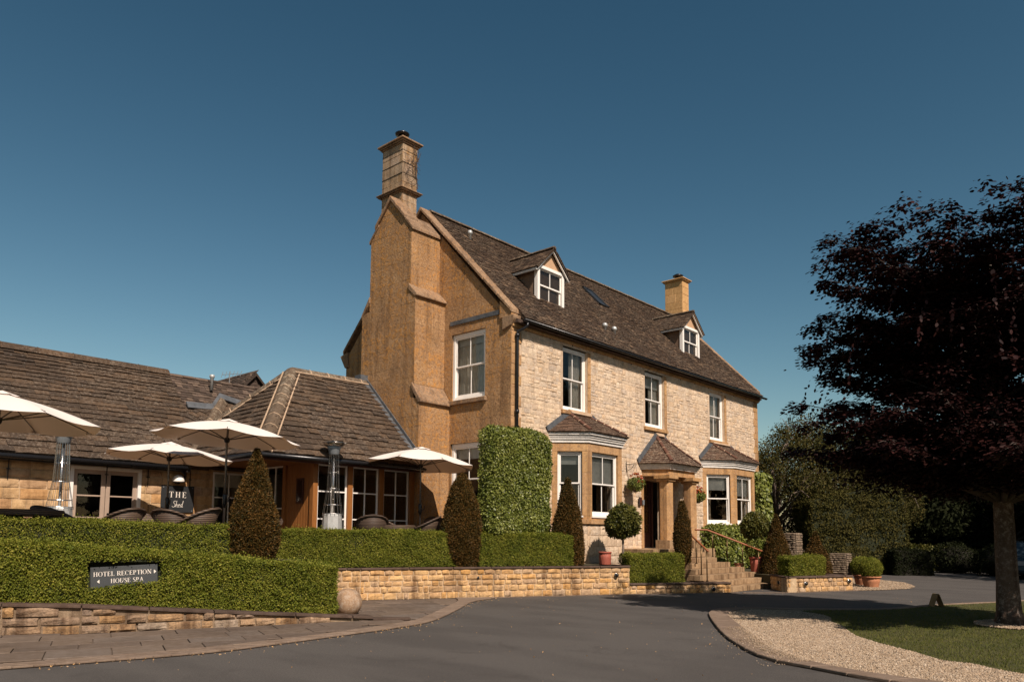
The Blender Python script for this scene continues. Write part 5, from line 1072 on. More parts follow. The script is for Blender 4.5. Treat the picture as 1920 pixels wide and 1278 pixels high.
# ---------------------------------------------------------------- terrace furniture
ZP = 1.07
def umbrella(loc, R, apex, rim, tilt, rot, label):
    t = thing('parasol', (0, 0, 0), label, 'parasol', 'cream parasols on the terrace'); H_ = apex-ZP; hr = rim-ZP; nb = 8
    T_ = Matrix.Translation((0, 0, hr)) @ Matrix.Rotation(tilt[0], 4, 'X') @ Matrix.Rotation(tilt[1], 4, 'Y') @ Matrix.Translation((0, 0, -hr))
    m = MB(); rings = 7; sub = 6; V = []
    for i in range(rings+1):
        f = .12+.88*i/rings
        for k in range(nb*sub):
            a = 2*math.pi*k/(nb*sub); ph = (k % sub)/sub; sag = math.sin(math.pi*ph); r = R*f*(1-.075*sag*f); z = hr+(H_-hr)*(1-f)*(1+.10*f)-.05*sag*f*(R/1.5)+.03*math.sin(math.pi*f)
            V.append(T_ @ Vector((r*math.cos(a), r*math.sin(a), z)))
    n = nb*sub; F_ = [(i*n+k, i*n+(k+1) % n, (i+1)*n+(k+1) % n, (i+1)*n+k) for i in range(rings) for k in range(n)]; m.add(V, F_); can = m.build('canopy', M['canvas'], t, True)
    V = []; 
    for i in range(4):
        f = i/3
        for k in range(nb*sub): a = 2*math.pi*k/(nb*sub); ph = (k % sub)/sub; V.append(T_ @ Vector((R*.17*f*math.cos(a), R*.17*f*math.sin(a), hr+(H_-hr)+.05-.075*f-.02*math.sin(math.pi*ph)*f)))
    MB().add(V, [(i*n+k, i*n+(k+1) % n, (i+1)*n+(k+1) % n, (i+1)*n+k) for i in range(3) for k in range(n)]).build('vent_cap', M['canvas'], t, True)
    for k in range(nb):
        a = 2*math.pi*k/nb; d = Vector((math.cos(a), math.sin(a), 0)); p0 = T_ @ (d*.05+Vector((0, 0, H_-.03))); p1 = T_ @ (d*R*.985+Vector((0, 0, hr+.012))); MB().tube([p0, T_ @ (d*R*.5+Vector((0, 0, hr+(H_-hr)*.52))), p1], .010, 5).build('rib', M['pole'], t)
        MB().tube([T_ @ (d*.05+Vector((0, 0, hr-.02))), T_ @ (d*R*.52+Vector((0, 0, hr+(H_-hr)*.48)))], .011, 5).build('strut', M['pole'], t)
        MB().add([T_ @ (d*R*.93+Vector((-d.y, d.x, 0))*q[0]+Vector((0, 0, hr+q[1]))) for q in ((-.05, .03), (.05, .03), (.035, -.01), (-.035, -.01))]+[T_ @ (d*R*1.0+Vector((0, 0, hr-.012)))], [(0, 1, 4), (1, 2, 4), (2, 3, 4), (3, 0, 4)]).build('pocket', M['canvas'], t)
    MB().tube([T_ @ Vector((0, 0, H_+.02)), T_ @ Vector((0, 0, hr-.1)), Vector((0, 0, hr-.45)), Vector((0, 0, .02))], [.02, .024, .024, .024], 12).build('pole', M['pole'], t, True)
    MB().lathe([(.045, -.06), (.06, -.02), (.06, .03), (.03, .05)], 12, (0, 0, hr-.03), Mx=T_).build('hub', M['black'], t, True)
    MB().lathe([(.032, -.12), (.048, -.06), (.048, .14), (.034, .17)], 10, (0, 0, 1.15)).build('crank_housing', M['black'], t, True); MB().tube([(0, -.04, 1.15), (0, -.11, 1.16), (.0, -.12, 1.26)], .012, 6).build('crank', M['black'], t)
    MB().lathe([(.30, 0), (.30, .04), (.08, .09), (.05, .22), (.03, .23)], 24).build('base', M['charcoal'], t, True)
    t.location = (*loc, ZP); t.rotation_euler = (0, 0, rot); return t
umbrella((3.62, 14.6), 1.56, 3.84, 3.42, (.02, .06), .15, 'cream parasol at the left edge above the nearest chairs')
umbrella((7.86, 15.08), 1.50, 3.92, 3.55, (.03, .05), .3, 'cream parasol in front of the cone shaped yew')
umbrella((7.85, 17.75), 1.42, 3.64, 3.32, (.02, .05), .1, 'cream parasol standing before the black pub sign')
umbrella((13.45, 15.3), 1.46, 3.86, 3.42, (.03, .06), .45, 'cream parasol leaning by the garden room and gable window')
umbrella((2.2, 17.6), 1.5, 3.3, 2.98, (.02, .05), .5, 'half hidden cream parasol tip low at the left edge')
def heater(loc, s_, label):
    t = thing('patio_heater', (0, 0, 0), label, 'heater', 'stainless pyramid patio heaters')
    H_ = 2.78*s_
    MB().lathe([(.29, .02), (.29, .06), (.28, .10), (.235, .96), (.22, 1.0), (.05, 1.01)], 12).build('gas_housing', M['panelsteel'], t); MB().lathe([(.285, .0), (.29, .02), (.27, .03)], 20).build('base_ring', M['steelgrey'], t, True)
    for z, r in ((1.0, .245), (1.22*s_, .215), (1.62*s_, .15), (2.02*s_, .125)):
        m = MB(); n = 24
        m.tube([(r*math.cos(2*math.pi*k/n), r*math.sin(2*math.pi*k/n), z) for k in range(n+1)], .006, 5, False); m.build('cage_ring', M['steel'], t)
    for k in range(16):
        a = 2*math.pi*k/16; c, s = math.cos(a), math.sin(a); MB().tube([(.25*c, .25*s, .95), (.15*c, .15*s, 1.62*s_), (.115*c, .115*s, H_-.30)], .0045, 4).build('cage_rod', M['steel'], t)
    MB().tube([(0, 0, .86), (0, 0, H_-.3)], .03, 12).build('burner_tube', M['steel'], t, True)
    MB().lathe([(.11, H_-.32), (.125, H_-.30), (.15, H_-.18), (.19, H_-.10), (.0, H_-.095)], 24).build('burner_head', M['steelgrey'], t, True)
    MB().lathe([(.14, H_-.115), (.22, H_-.10), (.31, H_-.02), (.31, H_-.012), (.2, H_-.03), (0, H_-.02)], 28).build('reflector', M['steel'], t, True)
    t.location = (*loc, ZP); return t
heater((11.15, 15.95), 1.0, 'pyramid patio heater before the garden room windows'); heater((5.35, 16.95), .93, 'pyramid patio heater left of the taupe french doors')
def chair(label):
    t = thing('rattan_chair', (0, 0, 0), label, 'chair', 'rattan tub chairs on the terrace'); n = 22
    rim = []; V = []
    for i in range(n+1):
        a = math.radians(-35+250*i/n); s = math.sin(math.pi*i/n); h = .64+.31*s**1.4; r = .34+.07*s; rim.append(Vector((r*math.cos(a), r*math.sin(a)*1.02, h)))
        for z, rr in ((.40, .27), (.55, .30), (.64, .32)): V.append(Vector((rr*math.cos(a), rr*math.sin(a), min(z, h))))
        V.append(rim[-1])
    MB().add(V, [(4*i+k, 4*(i+1)+k, 4*(i+1)+k+1, 4*i+k+1) for i in range(n) for k in range(3)]).build('back_shell', M['rattan'], t, True).modifiers.new('thick', 'SOLIDIFY').thickness = .022
    MB().tube(rim, .026, 8).build('rim', M['rattan'], t, True)
    MB().lathe([(0, .38), (.30, .38), (.31, .42), (.29, .45), (0, .46)], 20).build('seat', M['rattan'], t, True)
    for a in (45, 135, 225, 315): c, s = math.cos(math.radians(a)), math.sin(math.radians(a)); MB().tube([(.22*c, .22*s, .40), (.25*c, .25*s, 0)], .02, 8).build('leg', M['rattan'], t)
    return t
def clone(o, label):
    r = o.copy(); COL.objects.link(r); r['label'] = label
    for c in o.children: d = c.copy(); COL.objects.link(d); d.parent = r
    return r
c0 = chair('x'); cl_ = [((4.98, 15.75), 35, 'big rattan chair at the left with its arm sweeping over the hedge'), ((4.1, 16.3), 100, 'dark backed rattan chair behind the left round table'), ((6.2, 16.1), 200, 'rattan chair low before the french doors'), ((6.75, 16.35), 20, 'rattan chair with rounded back right of the french doors'), ((7.25, 16.0), 120, 'tilted rattan chair left of the pub sign pole'), ((7.0, 14.55), 215, 'rattan chair with slatted back beside the pointed yew'), ((9.15, 15.75), 330, 'rattan chair right of the pointed yew by the timber door'), ((12.1, 15.62), 150, 'rattan chair with only its arm rising over the long hedge'), ((13.3, 15.02), 230, 'rattan chair with curved back beneath the right parasol'), ((13.1, 16.05), 60, 'dark rattan chair behind the small round table'), ((14.1, 15.2), 340, 'rattan chair hidden behind the yew by the gable')]
for i, (p_, a, lb) in enumerate(cl_):
    o = c0 if i == 0 else clone(c0, lb); o['label'] = lb; o.location = (*p_, ZP); o.rotation_euler = (0, 0, math.radians(a)); o.scale = (1.1, 1.1, 1.02)
def table(loc, r, h, label):
    t = thing('rattan_table', (*loc, ZP), label, 'table', 'round rattan tables'); MB().lathe([(0, h), (r, h), (r+.02, h-.02), (r+.02, h-.10), (r-.02, h-.11), (0, h-.11)], 32, (*loc, ZP)).build('table_top', M['rattan'], t, False); MB().lathe([(.28, 0), (.3, .03), (.12, .1), (.10, h-.1)], 16, (*loc, ZP)).build('pedestal', M['rattan'], t, True)
    for k in range(4): a = math.pi/4+k*math.pi/2; MB().tube([(loc[0]+r*.75*math.cos(a), loc[1]+r*.75*math.sin(a), ZP), (loc[0]+r*.75*math.cos(a), loc[1]+r*.75*math.sin(a), ZP+h-.1)], .025, 8).build('leg', M['rattan'], t)
table((4.2, 15.45), .72, .88, 'round rattan table at the left edge of the terrace'); table((12.75, 15.45), .5, .74, 'small round rattan table before the garden room'); table((7.6, 15.9), .6, .72, 'round rattan table hidden behind the clipped hedge')
# ---------------------------------------------------------------- foliage
def unit(v): return v/np.maximum(1e-9, np.linalg.norm(v, axis=1, keepdims=True))
def leaves(name, P, Nn, L, W_, mat, parent, out=.5, droop=0, jit=.01, fold=0.0, kind=None):
    n = len(P); P = P+RS.normal(0, jit, (n, 3)); rnd = unit(RS.normal(0, 1, (n, 3)))
    d = unit(Nn*out+rnd*(1-out*.5)+np.array([0, 0, -droop])); s = unit(np.cross(d, unit(unit(RS.normal(0, 1, (n, 3)))*.75+Nn*1.0))); l = RS.uniform(L[0], L[1], (n, 1)); w_ = l*RS.uniform(W_[0], W_[1], (n, 1))*.5
    nn = np.cross(d, s); V = np.stack([P, P+d*l*.45+s*w_+nn*l*fold, P+d*l, P+d*l*.45-s*w_+nn*l*fold], 1)
    o = npobj(name, V.reshape(-1, 3), np.arange(4*n).reshape(-1, 4), mat, parent)
    if kind: o['kind'] = kind
    return o
def lump(P, sc, amp):
    out = np.zeros(len(P)); k = [(1.0, .6, .8, .3), (2.3, 1.9, 2.1, .25), (.7, 2.7, 1.1, .2), (3.9, 3.1, 4.2, .15)]
    for a, b, c, w_ in k: out += w_*np.sin(P[:, 0]*a*sc+1.7*b)*np.sin(P[:, 1]*b*sc+.9*c)*np.cos(P[:, 2]*c*sc+.4*a)
    return out*amp*1.6
def hedge(name, label, A, B, th, z0, z1, n, L=(.022, .04), mat='box', core='boxcore', hole=None, lab_cat='hedge', rnd=.09, amp=.05, Wd=(.45, .75), stems=True):
    """A,B: foot of the front face (seen left to right); th: thickness backwards; z0,z1 pairs at A and B"""
    A, B = np.array([*A, 0.]), np.array([*B, 0.]); t = thing(name, (float((A[0]+B[0])/2), float((A[1]+B[1])/2), float(min(z0))), label, lab_cat)
    u = B-A; Ln = np.linalg.norm(u); u /= Ln; bk = np.array([-u[1], u[0], 0]); nt_ = n
    Hm = (z1[0]-z0[0]+z1[1]-z0[1])/2; ar = np.array([Ln*Hm, Ln*th, th*Hm, th*Hm, Ln*Hm*.25]); cnt = (n*ar/ar.sum()).astype(int); Ps, Ns = [], []
    for k, c in enumerate(cnt):
        a, b = RS.uniform(0, 1, c), RS.uniform(0, 1, c)
        if k == 0: s, dpt, zz_, nrm = a*Ln, np.zeros(c), b, np.tile(-bk, (c, 1))
        elif k == 1: s, dpt, zz_, nrm = a*Ln, b*th, np.ones(c), np.tile([0, 0, 1.], (c, 1))
        elif k == 2: s, dpt, zz_, nrm = np.zeros(c), a*th, b, np.tile(-u, (c, 1))
        elif k == 3: s, dpt, zz_, nrm = np.full(c, Ln), a*th, b, np.tile(u, (c, 1))
        else: s, dpt, zz_, nrm = a*Ln, np.full(c, th), b, np.tile(bk, (c, 1))
        f = s/Ln; za = z0[0]+(z0[1]-z0[0])*f; zb = z1[0]+(z1[1]-z1[0])*f; z = za+(zb-za)*zz_
        # rounded edges: pull points near the top edges inward
        e = np.clip(1-(zb-z)/rnd, 0, 1); ed = np.clip(1-np.minimum(np.minimum(dpt, th-dpt), np.minimum(s, Ln-s))/rnd, 0, 1)
        if k == 1: z = z-rnd*.45*ed**2
        else: nrm = unit(nrm+np.array([0, 0, 1.])*e[:, None]*.8); 
        P = A[None]+u[None]*s[:, None]+bk[None]*dpt[:, None]; P[:, 2] = z
        if k != 1: P -= nrm*(rnd*.45*e**2)[:, None]
        Ps.append(P); Ns.append(nrm)
    P, Nn = np.concatenate(Ps), np.concatenate(Ns); P = P+Nn*lump(P, 2.6, amp)[:, None]+Nn*lump(P[:, [1, 2, 0]], 9, amp*.8)[:, None]
    P -= Nn*RS.uniform(0, .05, len(P))[:, None]*1.0; kq = RS.uniform(0, 1, len(P)) < .035; P[kq] += (Nn[kq]*.6+np.array([0, 0, .5]))*RS.uniform(.02, .075, (int(kq.sum()), 1))
    if hole is not None: kx = hole(P); P, Nn = P[~kx], Nn[~kx]
    leaves('foliage', P, Nn, L, Wd, M[mat], t, out=.45, jit=.012)
    i = .055; c = MB(); a3 = lambda s, d, z: Vector((*(A+u*s+bk*d)[:2], z)); f = lambda s: s/Ln
    c.add([a3(i, i, z0[0]), a3(Ln-i, i, z0[1]), a3(Ln-i, th-i, z0[1]), a3(i, th-i, z0[0]), a3(i, i, z1[0]-i), a3(Ln-i, i, z1[1]-i), a3(Ln-i, th-i, z1[1]-i), a3(i, th-i, z1[0]-i)], [(0, 3, 2, 1), (4, 5, 6, 7), (0, 1, 5, 4), (1, 2, 6, 5), (2, 3, 7, 6), (3, 0, 4, 7)])
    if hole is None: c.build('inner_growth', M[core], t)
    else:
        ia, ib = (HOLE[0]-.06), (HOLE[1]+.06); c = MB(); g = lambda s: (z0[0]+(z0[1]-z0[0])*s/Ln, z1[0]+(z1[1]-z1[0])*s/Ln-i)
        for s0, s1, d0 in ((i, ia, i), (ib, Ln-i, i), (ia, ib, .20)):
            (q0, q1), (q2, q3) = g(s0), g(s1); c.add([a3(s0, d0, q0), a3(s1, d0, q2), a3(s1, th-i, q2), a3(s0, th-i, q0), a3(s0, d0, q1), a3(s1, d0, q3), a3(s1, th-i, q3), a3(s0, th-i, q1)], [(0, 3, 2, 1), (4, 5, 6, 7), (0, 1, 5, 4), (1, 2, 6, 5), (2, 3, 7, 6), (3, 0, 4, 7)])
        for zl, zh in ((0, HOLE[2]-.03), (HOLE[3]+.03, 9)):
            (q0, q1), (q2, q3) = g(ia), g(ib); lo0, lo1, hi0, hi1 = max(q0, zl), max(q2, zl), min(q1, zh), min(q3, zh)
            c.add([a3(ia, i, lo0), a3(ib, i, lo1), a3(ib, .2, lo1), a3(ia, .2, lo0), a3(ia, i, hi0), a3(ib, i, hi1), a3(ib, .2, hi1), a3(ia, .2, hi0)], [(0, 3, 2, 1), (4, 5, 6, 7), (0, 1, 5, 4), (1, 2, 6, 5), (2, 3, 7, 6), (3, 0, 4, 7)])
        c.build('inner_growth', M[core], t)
    return t
def lwy(x):
    for a, b in zip(LW, LW[1:]):
        if a[0] <= x <= b[0]: return a[1]+(b[1]-a[1])*(x-a[0])/(b[0]-a[0])
HA, HB_ = (1.0, lwy(1.0)+.16), (8.18, lwy(8.18)+.22)
HA = (1.2, 14.60); HB_ = (8.2, 11.52)
uH = np.array([HB_[0]-HA[0], HB_[1]-HA[1]]); LH = np.linalg.norm(uH); uH /= LH; bH = np.array([-uH[1], uH[0]])
def hproj(x, y): d = np.array([x-HA[0], y-HA[1]]); return float(d@uH), float(d@bH)
sA, dA = hproj(ha.x, ha.y); sB, dB = hproj(hb.x, hb.y); HOLE = (min(sA, sB)-.05, max(sA, sB)+.05, .69, 1.06)
def signhole(P):
    s = (P[:, 0]-HA[0])*uH[0]+(P[:, 1]-HA[1])*uH[1]; d = (P[:, 0]-HA[0])*bH[0]+(P[:, 1]-HA[1])*bH[1]; wob = lump(P, 9, .05)
    lowc = .685+.085*np.clip((s-HOLE[0]-.2)/.5, 0, 1)
    return (s > HOLE[0]+wob) & (s < HOLE[1]+wob) & (P[:, 2] > lowc+wob*.6) & (P[:, 2] < HOLE[3]+.06+wob*.7) & (d < .22)
print('sign in hedge', sA, dA, sB, dB)
hedge('box_hedge', 'nearest clipped box hedge holding the slate direction sign', HA, HB_, .75, (.55, .08), (1.66, .99), 150000, hole=signhole, L=(.024, .044))
hedge('box_hedge', 'clipped box hedge at the left edge just behind the nearest one', (1.6, 14.78), (7.72, 14.0), .6, (1.05, 1.05), (1.84, 1.72), 60000, L=(.022, .038))
_n = Vector((.456, .89, 0)); 
def offp(p, d): return (p[0]+_n.x*d, p[1]+_n.y*d)
def onw(x): return (x, 14.94+(x-11.29)*(11.61-14.94)/(17.79-11.29))
hedge('box_hedge', 'long clipped box hedge on the golden wall between the two big yews', offp(onw(9.3), .16), offp(onw(13.55), .16), .42, (.78, .78), (1.68, 1.65), 80000, L=(.022, .04))
hedge('box_hedge', 'clipped box hedge on the wall below the ivy clad corner', offp(onw(14.02), .16), offp(onw(16.35), .16), .5, (.78, .77), (1.64, 1.59), 45000, L=(.022, .04))
_m = Vector((.53, .85, 0)); Pn = lambda x: (x, 11.61+(x-17.79)*(9.95-11.61)/(20.45-17.79))
hedge('box_hedge', 'short low box hedge in the lowest planter left of the steps', (17.93, 11.69), (19.36, 10.80), .65, (.27, .27), (1.08, 1.06), 34000, L=(.022, .04))
hedge('box_hedge', 'small bright box hedge in the planter right of the steps', (22.06, 8.87), (23.36, 8.32), .5, (.42, .42), (1.02, 1.0), 22000, L=(.022, .042))
def cone(loc, z0, z1, prof, n, label, mat='yew', core='yewcore', L=(.035, .065), name='yew_cone', rough=.035):
    t = thing(name, (*loc, z0), label, 'topiary'); H_ = z1-z0; f = np.sqrt(RS.uniform(0, 1, n)); f = 1-f*1.0; f = RS.beta(1.0, 1.35, n); r = np.interp(f, [p[0] for p in prof], [p[1] for p in prof]); a = RS.uniform(0, 2*np.pi, n)
    P = np.stack([loc[0]+r*np.cos(a), loc[1]+r*np.sin(a), z0+f*H_], 1); Nn = unit(np.stack([np.cos(a), np.sin(a), np.full(n, .45)], 1)); P += Nn*(lump(P, 5, rough)+lump(P, 17, rough*.6)-RS.uniform(0, .05, n))[:, None]
    leaves('foliage', P, Nn, L, (.28, .5), M[mat], t, out=.65, jit=.012)
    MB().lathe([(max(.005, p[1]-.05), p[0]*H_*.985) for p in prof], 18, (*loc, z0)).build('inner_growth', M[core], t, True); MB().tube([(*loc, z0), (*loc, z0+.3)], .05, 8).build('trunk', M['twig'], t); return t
big = [(0, .40), (.12, .47), (.28, .50), (.42, .46), (.6, .34), (.78, .21), (.9, .11), (.97, .045), (1, .005)]
cone((7.93, 13.98), 1.0, 3.24, [(f, r*.93) for f, r in big], 60000, 'tallest pointed yew between the terrace hedges at the left'); cone((13.86, 14.14), .78, 3.17, [(f, r*1.04) for f, r in [(0, .36), (.12, .44), (.28, .49), (.42, .48), (.6, .40), (.78, .29), (.9, .19), (.97, .09), (1, .01)]], 60000, 'blunt rounded yew beside the gable window')
cone((16.72, 12.9), .78, 3.15, [(0, .40), (.2, .44), (.4, .41), (.6, .31), (.78, .20), (.9, .10), (.97, .05), (1, .01)], 50000, 'dark pointed yew in front of the nearer bay')
cone((20.98, 11.75), .78, 2.68, [(0, .22), (.2, .24), (.45, .25), (.65, .22), (.82, .15), (.95, .08), (1, .02)], 22000, 'slim yew column before the porch pillar', L=(.03, .055))
cone((24.15, 10.14), .34, 2.29, [(0, .55), (.12, .51), (.4, .38), (.7, .20), (.9, .08), (1, .01)], 34000, 'pointed yew right of the handrail'); cone((24.6, 9.05), .42, 1.75, [(0, .46), (.2, .42), (.5, .30), (.8, .13), (1, .02)], 20000, 'dark pointed yew behind the right planter hedge')
def blob(t, c, r, n, mat, L, core='boxcore', Wd=(.4, .6), amp=.06, nm='foliage', out=.5, fz=1):
    d = unit(RS.normal(0, 1, (n, 3))); rr = r*(1-.12*RS.uniform(0, 1, n)**2); P = np.array(c)+d*rr[:, None]*np.array([1, 1, fz]); P += d*lump(P, 6/r*.5, amp*r/.4)[:, None]; leaves(nm, P, d, L, Wd, M[mat], t, out=out, jit=.015)
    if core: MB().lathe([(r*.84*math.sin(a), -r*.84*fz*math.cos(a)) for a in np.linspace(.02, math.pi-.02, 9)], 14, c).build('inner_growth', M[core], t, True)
bt = thing('bay_tree', (18.16, 11.98, .3), 'ball headed bay tree on a bare stem by the porch', 'tree'); blob(bt, (18.16, 12.05, 1.98), .44, 9000, 'bay', (.06, .11), amp=.11)
MB().tube([(18.2, 12.05, .3), (18.17, 12.05, 1.0), (18.16, 12.05, 1.7)], [.045, .035, .03], 8).build('trunk', M['greybranch'], bt, True)
bt = thing('bay_tree', (24.0, 10.85, .42), 'round headed bay tree in a tall clay pot beyond the steps', 'tree'); blob(bt, (24.05, 10.8, 1.94), .42, 7000, 'bay', (.06, .10)); blob(bt, (24.02, 10.8, 1.24), .28, 3200, 'ivy', (.05, .09), fz=1.3, core='boxcore'); MB().tube([(24.03, 10.8, .85), (24.05, 10.8, 1.8)], .03, 8).build('trunk', M['greybranch'], bt, True)
def pot(loc, z0, r, h, label, mat='terracotta', ribs=True, name='clay_pot', taper=.72, soil=True):
    t = thing(name, (*loc, z0), label, 'pot'); wob = (lambda a, z: .035*math.sin(a*14+z*16)) if ribs else None
    MB().lathe([(r*taper, 0), (r*taper*1.02, h*.06), (r*(taper+1)/2, h*.5), (r*.94, h*.86)], 56 if ribs else 24, (*loc, z0), wob=wob).build('body', M[mat], t, True); MB().lathe([(r*.94, h*.86), (r*1.06, h*.88), (r*1.07, h*.98), (r*.98, h), (r*.88, h*.98), (r*.86, h*.9), (0, h*.9)], 30, (*loc, z0)).build('rim', M[mat], t, True); return t
pot((17.5, 12.2), .78, .17, .36, 'red ribbed pot at the end of the long wall', 'redpot', taper=.92); pot((24.0, 10.78), .38, .21, .56, 'tall clay pot under the round bay tree', 'redpot', False, taper=.7)
pot((23.98, 11.35), .41, .16, .30, 'small plain clay pot beside the stone steps', 'terracotta', False); pot((25.85, 7.8), .0, .29, .36, 'spiral ribbed terracotta pot holding a box ball on the gravel'); pot((26.75, 8.35), .0, .27, .36, 'terracotta pot half hidden behind the spiral ribbed one', ribs=False)
t = thing('box_ball', (25.85, 7.8, .34), 'golden green box ball growing in the spiral ribbed pot', 'shrub'); blob(t, (25.85, 7.8, .60), .33, 12000, 'box', (.025, .045), amp=.03)
t = thing('box_ball', (26.75, 8.35, .34), 'shaded box ball behind and left of the brighter one', 'shrub'); blob(t, (26.75, 8.35, .62), .33, 9000, 'box', (.025, .045), amp=.03)
# ivy masses
def ivybox(name, label, lo, hi, n, L=(.05, .09), mat='ivy', faces='flrt', core='boxcore', rnd=.22, amp=.05, droop=.5):
    t = thing(name, ((lo[0]+hi[0])/2, (lo[1]+hi[1])/2, lo[2]), label, 'climber'); lo, hi = np.array(lo, float), np.array(hi, float); sz = hi-lo; ar = np.array([sz[0]*sz[2], sz[1]*sz[2], sz[1]*sz[2], sz[0]*sz[1]]); cnt = (n*ar/ar.sum()).astype(int); Ps, Ns = [], []
    for k, c in enumerate(cnt):
        p = RS.uniform(0, 1, (c, 3)); nrm = np.zeros((c, 3))
        if k == 0: p[:, 1] = 0; nrm[:, 1] = -1
        if k == 1: p[:, 0] = 0; nrm[:, 0] = -1
        if k == 2: p[:, 0] = 1; nrm[:, 0] = 1
        if k == 3: p[:, 2] = 1; nrm[:, 2] = 1
        Ps.append(lo+p*sz); Ns.append(nrm)
    P, Nn = np.concatenate(Ps), np.concatenate(Ns)
    inner = np.clip(P, lo+rnd, hi-np.array([rnd, -9, rnd])); v = P-inner; l = np.linalg.norm(v, axis=1, keepdims=True); k = (l[:, 0] > rnd); P = np.where(k[:, None], inner+v/np.maximum(l, 1e-6)*rnd, P); Nn = unit(np.where(k[:, None], v, Nn)+1e-6)
    P = P+Nn*(lump(P, 3.2, amp)+lump(P, 12, amp*.5)-RS.uniform(0, .07, len(P)))[:, None]; leaves('foliage', P, Nn, L, (.6, .9), M[mat], t, out=.35, droop=droop, jit=.02)
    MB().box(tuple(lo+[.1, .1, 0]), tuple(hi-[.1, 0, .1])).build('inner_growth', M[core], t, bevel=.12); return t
ivybox('ivy_wall', 'thick squared mass of glossy ivy on the corner of the house', (14.30, 13.33, 1.50), (16.70, 13.98, 4.46), 60000, L=(.035, .07), rnd=.38, amp=.07)
ivybox('climber', 'leafy climber spilling under the farther bay behind the handrail', (24.7, 12.35, .45), (28.2, 13.1, 1.95), 14000, L=(.08, .14), rnd=.3, amp=.12, droop=.8)
ivybox('climber', 'strip of long leaved climber on the far corner of the house', (30.95, 13.55, .45), (31.95, 14.0, 4.3), 9000, L=(.12, .2), rnd=.2, amp=.14, droop=1.2)
# hanging baskets
for (x, y, z, lb) in ((21.3, 13.62, 3.27, 'flower basket hanging left of the porch with one red bloom'), (25.35, 13.55, 3.05, 'flower basket hanging between the porch and the farther bay')):
    t = thing('hanging_basket', (x, y, z), lb, 'flower basket', 'hanging baskets by the entrance'); blob(t, (x, y, z), .25, 3800, 'ivy', (.03, .06), 'twig', fz=.82, amp=.16); m = MB()
    for k in range(3): a = k*2.1; m.tube([(x+.2*math.cos(a), y+.2*math.sin(a), z+.1), (x, y, z+.62)], .004, 4)
    m.build('chain', M['black'], t); MB().lathe([(.05, -.26), (.16, -.18), (.22, -.02)], 14, (x, y, z)).build('basket', M['twig'], t, True)
    m = MB(); m.tube([(x, 14, z+.95), (x, 13.96, z+.4)], .012, 5); m.tube([(x, 13.97, z+.68), (x, y-.05, z+.64)], .012, 5); m.tube([(x, 13.97, z+.45), (x, 13.78, z+.52), (x, y+.06, z+.64)], .009, 5); m.build('bracket', M['black'], t)
    for k in range(14): q = unit(RS.normal(0, 1, (1, 3))+np.array([[0, -.8, .5]]))[0]*.25; Pq = np.array([x, y, z+(.10 if k else .16)])+q*(1 if k else .6); leaves('flower', np.tile(Pq, (26, 1)), np.tile(unit(q[None]), (26, 1)), (.03, .055), (.6, .9), M['flower'], t, jit=.018)
# stone ball, handrails
t = thing('stone_ball', (9.0, 12.39, 0), 'large weathered stone ball beside the end of the nearest hedge', 'ball'); MB().lathe([(.275*math.sin(a), .275-.275*math.cos(a)) for a in np.linspace(.03, math.pi-.001, 22)], 36, (9.03, 12.33, -.025)).build('sphere', M['ball'], t, True)
def rail(name, label, pts, posts, r=.03):
    t = thing(name, (pts[-1][0], pts[-1][1], .3), label, 'handrail'); MB().tube(pts, r, 8).build('handrail_bar', M['rail'], t, True)
    for (p, zb) in posts: MB().tube([(p[0], p[1], zb), (p[0], p[1], p[2]-.02)], .018, 8).build('post', M['bronze'], t, True); MB().box((p[0]-.03, p[1]-.03, zb), (p[0]+.03, p[1]+.03, zb+.02)).build('foot_plate', M['bronze'], t)
def lerp3(a, b, t): return tuple(a[i]+(b[i]-a[i])*t for i in range(3))
a, b = (20.05, 10.45, 1.18), (22.2, 12.3, 1.76); rail('stair_rail', 'left handrail climbing beside the slim yew', [b, lerp3(a, b, -.03)], [(lerp3(a, b, .02), .30), (lerp3(a, b, .27), .45), (lerp3(a, b, .50), .75)])
a, b, c = (23.75, 10.5, 1.14), (23.63, 12.3, 1.80), (22.9, 12.35, 1.80); rail('stair_rail', 'right handrail with level top end running down the outer side of the steps', [c, b, lerp3(a, b, -.03)], [(lerp3(a, b, .04), .45), (lerp3(a, b, .33), .6), (lerp3(a, b, .62), .75), (lerp3(a, b, .9), .9)])
# dry-stone piers and wall beyond
def pier(x0, y0, x1, y1, z0, z1, label, name='stone_pier', rough='rock'):
    t = thing(name, ((x0+x1)/2, (y0+y1)/2, z0), label, 'wall'); MB().box((x0+.03, y0+.03, z0), (x1-.03, y1-.03, z1)).build('core', M['drystone'], t)
    for fr, W_ in ((Frame((x0, y1, z0), (0, -1, 0), (0, 0, 1)), y1-y0), (Frame((x0, y0, z0), (1, 0, 0), (0, 0, 1)), x1-x0)): emit('stone', fr, courses(W_, z1-z0, (.045, .085), (.1, .28), (.01, .05), gap=.012), rough, M['drystone'], t, 60, 5)
    return t
pier(25.4, 10.0, 25.95, 10.5, .3, 1.72, 'tall grey dry stone pier behind the right planter hedge'); pier(26.0, 9.75, 27.0, 10.0, .3, 1.13, 'low grey stone wall joining the pier to the dark yew', 'stone_wall'); pier(26.5, 8.75, 26.95, 9.3, .0, 1.05, 'short grey stone pier right of the planter hedge')
